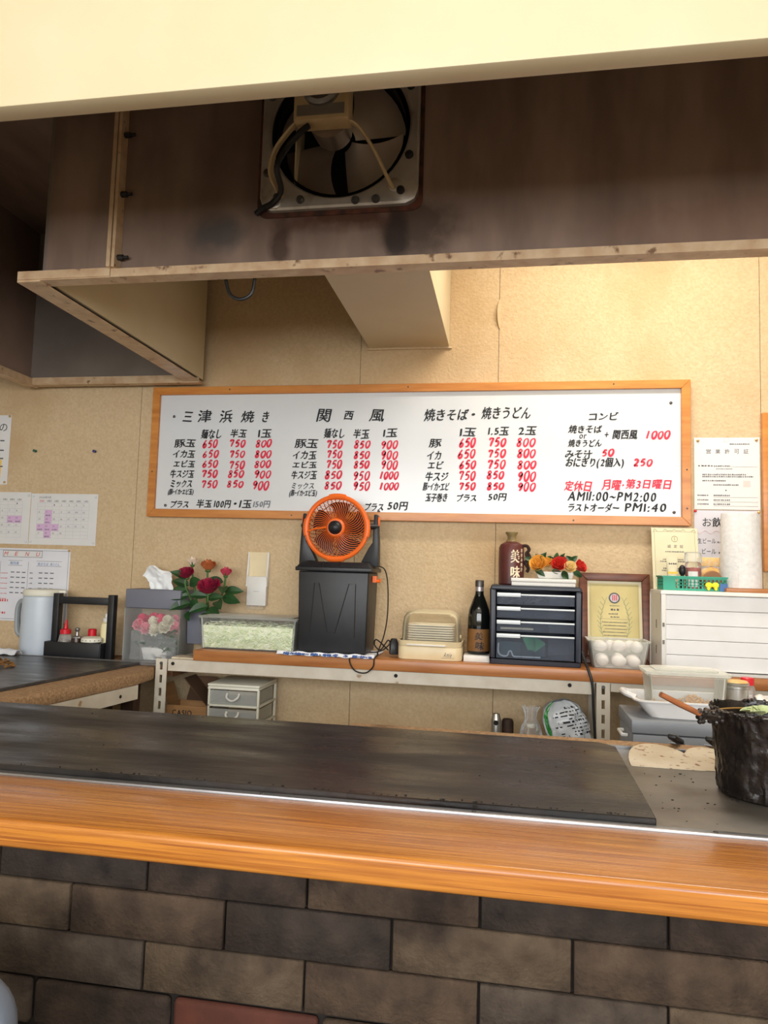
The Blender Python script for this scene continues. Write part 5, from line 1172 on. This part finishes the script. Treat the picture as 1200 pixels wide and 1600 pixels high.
# kitchen paper on a small board
tag(MB().box(-.09, .09, -.085, .085, 0, .014).build('small_board', 'shelf_wood', bevel=.002, loc=(.835, 2.76, CT)), 'small brown wooden board under the kitchen paper roll', 'board')
t = thing('paper_towel_roll', 'upright roll of white embossed kitchen paper on the white case', 'paper roll', (.815, 2.765, CT+.0145))
m = MB(); m.lathe([(.066, 0), (.067, .004), (.061, .262), (.060, .266), (.022, .266), (.020, .262), (.020, .01)], 40); m.build('roll', 'towel_paper', t)
m = MB(); m.sheet(lambda u, v: ((.0685+.004*u-.006*v)*math.cos(-1.9+2.1*u), (.0685+.006*u-.006*v)*math.sin(-1.9+2.1*u), .001+.262*v), 16, 4); m.build('loose_end', 'towel_paper', t, solid=.0008)
# ------------------------------------------------------------------ grey cabinet, tray and cooking things on the right
g = thing('grey_cabinet', 'grey metal cabinet with lid behind the worktop, under the white tray', 'cabinet', (.80, 2.28, 0))
MB().box(-.448, .5, -.118, .12, 0, .762).build('body', 'grey_box', g, bevel=.003); MB().box(-.452, .503, -.122, .123, .765, .802).build('lid', 'grey_box', g, bevel=.004)
m = MB(); m.tube([(-.452, -.05, .745), (-.466, -.05, .745), (-.466, .02, .745), (-.452, .02, .745)], .005, 8); m.build('handle', 'white_plastic', g)
tr = thing('white_tray', 'shallow white plastic tray of ingredients on the grey cabinet', 'tray', (.71, 2.30, .8025)); m = MB(); tub(m, .30, .092, .338, .105, .045, .03, .004, .010, 5); m.build('tray', 'tray_white', tr)
for s in (-1, 1): m = MB(); m.tube(spline([(s*.335, -.05, .048), (s*.362, -.03, .056), (s*.362, .03, .056), (s*.335, .05, .048)], 5), .008, 8); m.build('grip', 'tray_white', tr)
tz = .8068
lb = thing('crumb_box', 'translucent lidded box with golden tempura crumbs in the white tray', 'food tub', (.522, 2.318, tz)); m = MB(); tub(m, .100, .062, .108, .070, .108, .016); m.build('box', 'frost_thin', lb)
m = MB(); m.prism(rrect(-.119, .119, -.08, .08, .022, 4), .1125, .1215, 'xy'); m.prism(rrect(-.09, .09, -.055, .055, .02, 4), .1215, .127, 'xy'); m.build('lid', 'frost_plastic', lb, bevel=.002)
m = MB(); rr = random.Random(9)
for i in range(330):
    x, y = rr.uniform(-.092, .092), rr.uniform(-.055, .055); r = rr.uniform(.004, .0075); m.ell((x, y, .006+rr.random()*(.022+.012*math.sin(x*40))), r, r*rr.uniform(.7, 1), r*.8, 6, 4)
tag(m.build('crumbs', 'crumbs', lb), kind='stuff')
t = thing('powder_canister', 'metal canister with yellow powdery top in the white tray', 'canister', (.664, 2.30, tz)); MB().lathe([(.032, 0), (.033, .003), (.033, .078), (.036, .080), (.036, .086), (.034, .088), (.036, .092), (.034, .096)], 28).build('can', 'canister', t); MB().lathe([(.034, .0965), (.030, .101), (1e-5, .103)], 24).build('powder', 'bread', t)
t = thing('red_cap_bottle', 'small clear bottle with red cap behind the canister in the tray', 'bottle', (.706, 2.335, tz)); MB().lathe([(.020, 0), (.021, .003), (.021, .075), (.016, .085)], 18).build('body', 'bottle_plastic', t); MB().lathe([(.0195, .002), (.0195, .045), (1e-5, .046)], 16).build('contents', 'rose_pink', t); MB().lathe([(.0185, .0855), (.0185, .105), (.016, .107), (1e-5, .107)], 18).build('cap', 'red_plastic', t)
m = MB(); m.sheet(lambda u, v: (-.05+.11*u, (v-.5)*.09, .002+.062*math.sin(PI*v)**.5*(.9+.1*math.sin(u*14))+.005*noise.noise((u*7, v*5, 3))), 22, 10); t = thing('foam_pack', 'white bumpy foam pack at the right end of the tray', 'pack', (.765, 2.30, tz)); m.build('foam', 'white_plastic', t, solid=.002)
# parchment sheets, spatulas
def halfdisc(name, cx, cy, rx, ry, label, a0=0, a1=PI):
    m = MB(); top = [(cx+rx*math.cos(a0+(a1-a0)*i/20), cy+ry*math.sin(a0+(a1-a0)*i/20)) for i in range(21)]
    def zf(y): return .8005+max(0, min(1, (y-cy)/.14))*.0085
    v = [(x, y, zf(y)) for x, y in top]+[(x, cy+(y-cy)*.5, zf(cy+(y-cy)*.5)) for x, y in top]+[(x, cy, zf(cy)) for x, y in top]
    f = [(k*21+i, k*21+i+1, (k+1)*21+i+1, (k+1)*21+i) for k in range(2) for i in range(20)]
    m.add(v, f); return tag(m.build(name, 'parchment', solid=.0012), label, 'paper')
halfdisc('parchment_sheet', .340, 1.648, .075, .185, 'left speckled half-round parchment sheet on the steel worktop')
halfdisc('parchment_sheet', .455, 1.652, .072, .180, 'right speckled half-round parchment sheet, partly behind the black pot')
for i, (x, rz, lab) in enumerate(((.41, -.4, 'left of two black-handled spatulas on the chipboard rail'), (.495, -.4, 'right of two black-handled spatulas on the chipboard rail'))):
    t = thing('spatula', lab, 'spatula', (x, 1.90, .802), rz, 'spatulas on the rail'); t.rotation_euler = (-.3, 0, rz); m = MB(); m.box(-.011, .011, -.05, .05, .001, .014); m.build('grip', 'black_plastic', t, bevel=.005, seg=3)
    MB().box(-.004, .004, .06, .10, .006, .009).build('shank', 'steel', t); MB().box(-.035, .035, .10, .16, .006, .008).build('blade', 'steel', t)
# the black sauce pot
p = thing('sauce_pot', 'soot-crusted black pot of brown sauce with long wooden handle', 'pot', (.497, 1.505, .7995))
m = MB(); prof = [(1e-5, 0), (.086, 0), (.093, .004)]+[(.0935+.0115*q/22, .004+.146*q/22) for q in range(1, 22)]+[(.105, .150), (.108, .156), (.104, .158), (.101, .150), (.094, .02), (1e-5, .015)]
NN = 160; JN = len(prof)-3; v = []; f = []
for jx, (r, z) in enumerate(prof):
    for i in range(NN):
        a = 2*PI*i/NN; k_ = .0035*noise.noise((math.cos(a)*5, math.sin(a)*5, z*16)) + .0030*noise.noise((math.cos(a)*18, math.sin(a)*18, z*60)) + .0016*noise.noise((math.cos(a)*40, math.sin(a)*40, z*200)) if r > .09 and jx < JN else 0
        v.append(((r+k_)*math.cos(a), (r+k_)*math.sin(a), z+(.003*noise.noise((a*3, 0, 5)) if JN-4 < jx < JN+1 else 0)))
for jx in range(len(prof)-1):
    for i in range(NN): f.append((jx*NN+i, jx*NN+(i+1) % NN, (jx+1)*NN+(i+1) % NN, (jx+1)*NN+i))
m.add(v, f); m.build('vessel', 'pot_black', p)
MB().lathe([(.1005, .128), (1e-5, .130)], 40, caps=False).build('sauce', 'pot_sauce', p)
m = MB(); rr = random.Random(6)
for i in range(170):                          # thick burnt crust around the rim
    a = rr.uniform(0, 2*PI); z = .150+.008*rr.random(); r = .105
    m.ell((r*math.cos(a), r*math.sin(a), z), rr.uniform(.002, .005), rr.uniform(.002, .005), rr.uniform(.002, .006), 7, 5)
tag(m.build('crust', 'pot_black', p), kind='stuff')
m = MB(); m.tube([(.101*math.cos(2*PI*i/48), .101*math.sin(2*PI*i/48), .142) for i in range(48)], .0018, 6, True); m.build('tide_line', 'pot_rim', p)
m = MB(); m.tube([(-.098, -.03, .145), (-.120, -.038, .147), (-.142, -.045, .150)], [.014, .010, .008], 8)
for i in range(40): t_ = rr.random(); m.ell((-.098-.045*t_, -.03-.015*t_+rr.uniform(-.01, .01), .146+rr.uniform(-.012, .010)), .005, .005, .005, 6, 4)
m.build('handle_socket', 'pot_black', p)
m = MB(); m.tube([(-.140, -.045, .150), (-.175, -.053, .166), (-.212, -.060, .184)], [.0078, .0085, .0075], 10, flat=.7); m.build('handle', 'handle_wood', p)
m = MB(); rr = random.Random(16)
for i in range(10):
    a = rr.uniform(0, 6.3); leaf(m, (.01+.03*math.cos(a), .045+.012*math.sin(a), .010), (math.cos(a), .4*math.sin(a), .5), .022, .03, .3)
o = m.build('cabbage_leaf', 'cabbage_green', solid=.001, loc=(.497, 1.505, .9295)); tag(o, 'green cabbage leaves lying inside the black sauce pot', 'cabbage')
m = MB(); rr = random.Random(30)
for i in range(26): x, y = rr.uniform(.26, .42), rr.uniform(1.28, 1.64); r = rr.uniform(.0007, .002); m.ell((x, y, .7992+r*.3), r*rr.uniform(1, 2), r, r*.5, 6, 4)
tag(m.build('burnt_crumbs', 'char'), 'tiny burnt crumbs scattered on the steel worktop beside the pot', 'crumbs', kind='stuff')
# ------------------------------------------------------------------ things under the wall shelf
LZ = .5205
c = thing('cardboard_box', 'open brown cardboard carton printed with dark lettering under the shelf', 'carton', (-1.245, 2.80, LZ))
m = MB(); hx, hy, H = .084, .06, .122; m.box(-hx, hx, -hy, -hy+.003, 0, H); m.box(-hx, hx, hy-.003, hy, 0, H); m.box(-hx, -hx+.003, -hy+.003, hy-.003, 0, H); m.box(hx-.003, hx, -hy+.003, hy-.003, 0, H); m.box(-hx, hx, -hy, hy, 0, .003); m.build('walls', 'cardboard', c)
m = MB(); m.prism([(hx, H), (hx-.003, H+.003), (-.02, H+.105), (-.017, H+.108)], -.055, .055); m.build('flap', 'cardboard_dark', c)
m = MB(); m.prism([(-.055, H), (.055, H), (.075, H+.10), (-.03, H+.10)], .056, .059); m.build('flap', 'cardboard_dark', c)
m = MB(); m.prism([(-hx, H), (-hx-.002, H+.002), (-hx-.03, H+.075), (-hx-.027, H+.077)], -.05, .05); m.build('flap', 'cardboard', c)
m = MB(); write(m, 'CASIO', -.058, H-.038, .022, H-.018, -hy-.0006, bold=.0008); m.build('lettering', 'ink_black', c, smooth=0, fix=False)
d = thing('small_drawer_tower', 'white frame drawer tower with translucent fronts under the shelf', 'drawer unit', (-1.038, 2.80, LZ))
m = MB(); hx, y0, y1, H = .104, -.10, .115, .215
for z in (0, .065, .135, .203): m.box(-hx, hx, y0, y1, z, z+.008)
for x in (-hx, hx-.008):
    for y in (y0, y1-.012): m.box(x, x+.008, y, y+.012, .008, .203)
m.build('frame', 'cream_lid', d, bevel=.0015); MB().box(-hx-.002, hx+.002, y0-.002, y1+.002, .2115, .222).build('top', 'cream_lid', d, bevel=.004)
for z in (.010, .075, .145):
    m = MB(); m.box(-hx+.010, hx-.010, y0+.001, y0+.004, z, z+.052); m.box(-hx+.010, hx-.010, y0+.004, y1-.02, z, z+.002); m.box(-hx+.010, -hx+.012, y0+.004, y1-.02, z+.002, z+.05); m.box(hx-.012, hx-.010, y0+.004, y1-.02, z+.002, z+.05); dr = m.build('drawer', 'frost_plastic', d, smooth=0)
    m = MB(); m.tube(spline([(-.024, y0, z+.042), (-.022, y0-.012, z+.028), (0, y0-.014, z+.016), (.022, y0-.012, z+.028), (.024, y0, z+.042)], 5), .0042, 8); m.build('handle', 'white_plastic', dr)
def blob_bag(name, label, loc, rx, ry, rz, mm, seed, tie=True, band=None, tilt=0):
    t = thing(name, label, 'bag', loc); m = MB()
    def fn(u, v):
        a = 2*PI*u; ph = PI*v; k_ = 1+.16*noise.noise((math.cos(a)*2.2+seed, math.sin(a)*2.2, v*3.5))+.05*noise.noise((math.cos(a)*7+seed, math.sin(a)*7, v*11))
        s_ = max(math.sin(ph), .02)**.7
        return (rx*s_*math.cos(a)*k_+tilt*(1-math.cos(ph))*rz, ry*s_*math.sin(a)*k_, rz*(1-math.cos(ph)))
    m.sheet(fn, 28, 18, True); m.build('bag', mm, t); return t
t = thing('produce_bag', 'white printed plastic bag with green edge behind the griddle', 'bag', (.225, 2.75, LZ))
def bagpt(u, v, k=1.0, c=.55):
    """crumpled pillow bag leaning to the left; u around, v from bottom to top"""
    a = 2*PI*u; ca, sa = math.cos(a), math.sin(a); sq = lambda q: math.copysign(abs(q)**c, q)
    s_ = (1-abs(2*v-1)**3.2)**.55; cr = .010*noise.noise((ca*4, sa*4, v*6))+.006*noise.noise((ca*11, sa*11, v*15))
    x, y, z = (.082*s_+cr*k)*sq(ca)*k, (.062*s_+cr*k)*sq(sa)*k, .235*v
    t_ = -.42; return (x*math.cos(t_)+(z-.1)*math.sin(t_)*.75, y, .012+.1+(z-.1)*math.cos(t_)*.95-x*math.sin(t_)*.55)
m = MB(); m.sheet(lambda u, v: bagpt(u, .02+.96*v), 48, 30, True); m.build('bag', 'bag_white', t)
m = MB(); m.sheet(lambda u, v: bagpt(.60+.05*u, .05+.93*v, 1.03), 6, 26); m.build('green_edge', 'bag_green', t, solid=.0015)
m = MB(); rr = random.Random(14)
for r_ in range(9):
    vv = .42+.055*r_; u0 = .70+.03*(r_ % 3)
    while u0 < .90:
        du = rr.uniform(.008, .03); m.sheet(lambda u, v: bagpt(u0+du*u, vv+.02*v*(1.6 if r_ % 4 == 0 else 1), 1.012), 4, 2); u0 += du+.008
m.build('print', 'ink_black', t)
t = thing('clear_bag', 'clear plastic bag tied at the neck under the shelf', 'bag', (.090, 2.74, LZ)); m = MB()
m.sheet(lambda u, v: ((.058*(1-v)**1.1+.008+.020*max(0, v-.75)*4)*math.cos(2*PI*u)*(1+.12*math.sin(u*2*PI*7+2*v)+.5*noise.noise((math.cos(2*PI*u)*3, math.sin(2*PI*u)*3, v*4))), (.05*(1-v)**1.2+.008+.014*max(0, v-.75)*4)*math.sin(2*PI*u)*(1+.2*noise.noise((math.cos(2*PI*u)*5, math.sin(2*PI*u)*5, v*5))), .20*v+.012*noise.noise((u*9, v*4, 2))*v), 64, 18, True); m.build('film', 'bag_plastic', t); MB().lathe([(.016, .125), (.018, .132), (.016, .14)], 16).build('tie', 'cream_lid', t); MB().ell((-.01, 0, .045), .045, .035, .042, 14, 8).build('contents', 'cloth_blue', t)
t = thing('pipe_fitting', 'small grey metal pipe end under the shelf beside the clear bag', 'fitting', (-.035, 2.75, LZ)); MB().lathe([(.019, 0), (.019, .14), (.016, .15), (.012, .165), (1e-5, .166)], 18).build('pipe', 'canister', t); MB().lathe([(.009, 0), (.009, .004)], 12, X=T(0, -.019, .135, PI/2)).build('opening', 'slot_dark', t)
tag(MB().lathe([(.022, 0), (.022, .13), (.018, .14), (1e-5, .141)], 18).build('brown_canister', 'dark_wood', loc=(.007, 2.79, LZ)), 'small brown cylinder beside the grey pipe end under the shelf', 'canister')
m = MB(); m.tube(spline([(.265, 2.69, .93), (.272, 2.665, .90), (.285, 2.648, .865), (.296, 2.645, .82), (.300, 2.648, .74), (.305, 2.65, .66), (.310, 2.655, .54)], 6), .005, 8); tag(m.build('power_cable', 'black_cable'), 'black cable hanging from the drawer unit over the shelf edge', 'cable')
# ------------------------------------------------------------------ customer chair at the counter
c = thing('counter_chair', 'blue-grey upholstered chair back at the lower left corner', 'chair', (-.735, .66, 0))
m = MB(); m.prism(rrect(-.2, .215, .50, .745, .05, 6), .06, .105); m.build('backrest', 'seat_grey', c, bevel=.015, seg=3)
m = MB(); m.prism(rrect(-.2, .2, -.32, .06, .05, 6), .42, .48, 'xy'); m.build('seat', 'seat_grey', c, bevel=.015, seg=3)
for x in (-.16, .16):
    MB().tube([(x, .05, .43), (x, .085, .62)], .012, 8).build('back_post', 'steel', c)
    for y in (-.27, .03): MB().cyl((x, y, .42), (x*1.15, y*1.1, 0), .014, n=10).build('leg', 'steel', c)
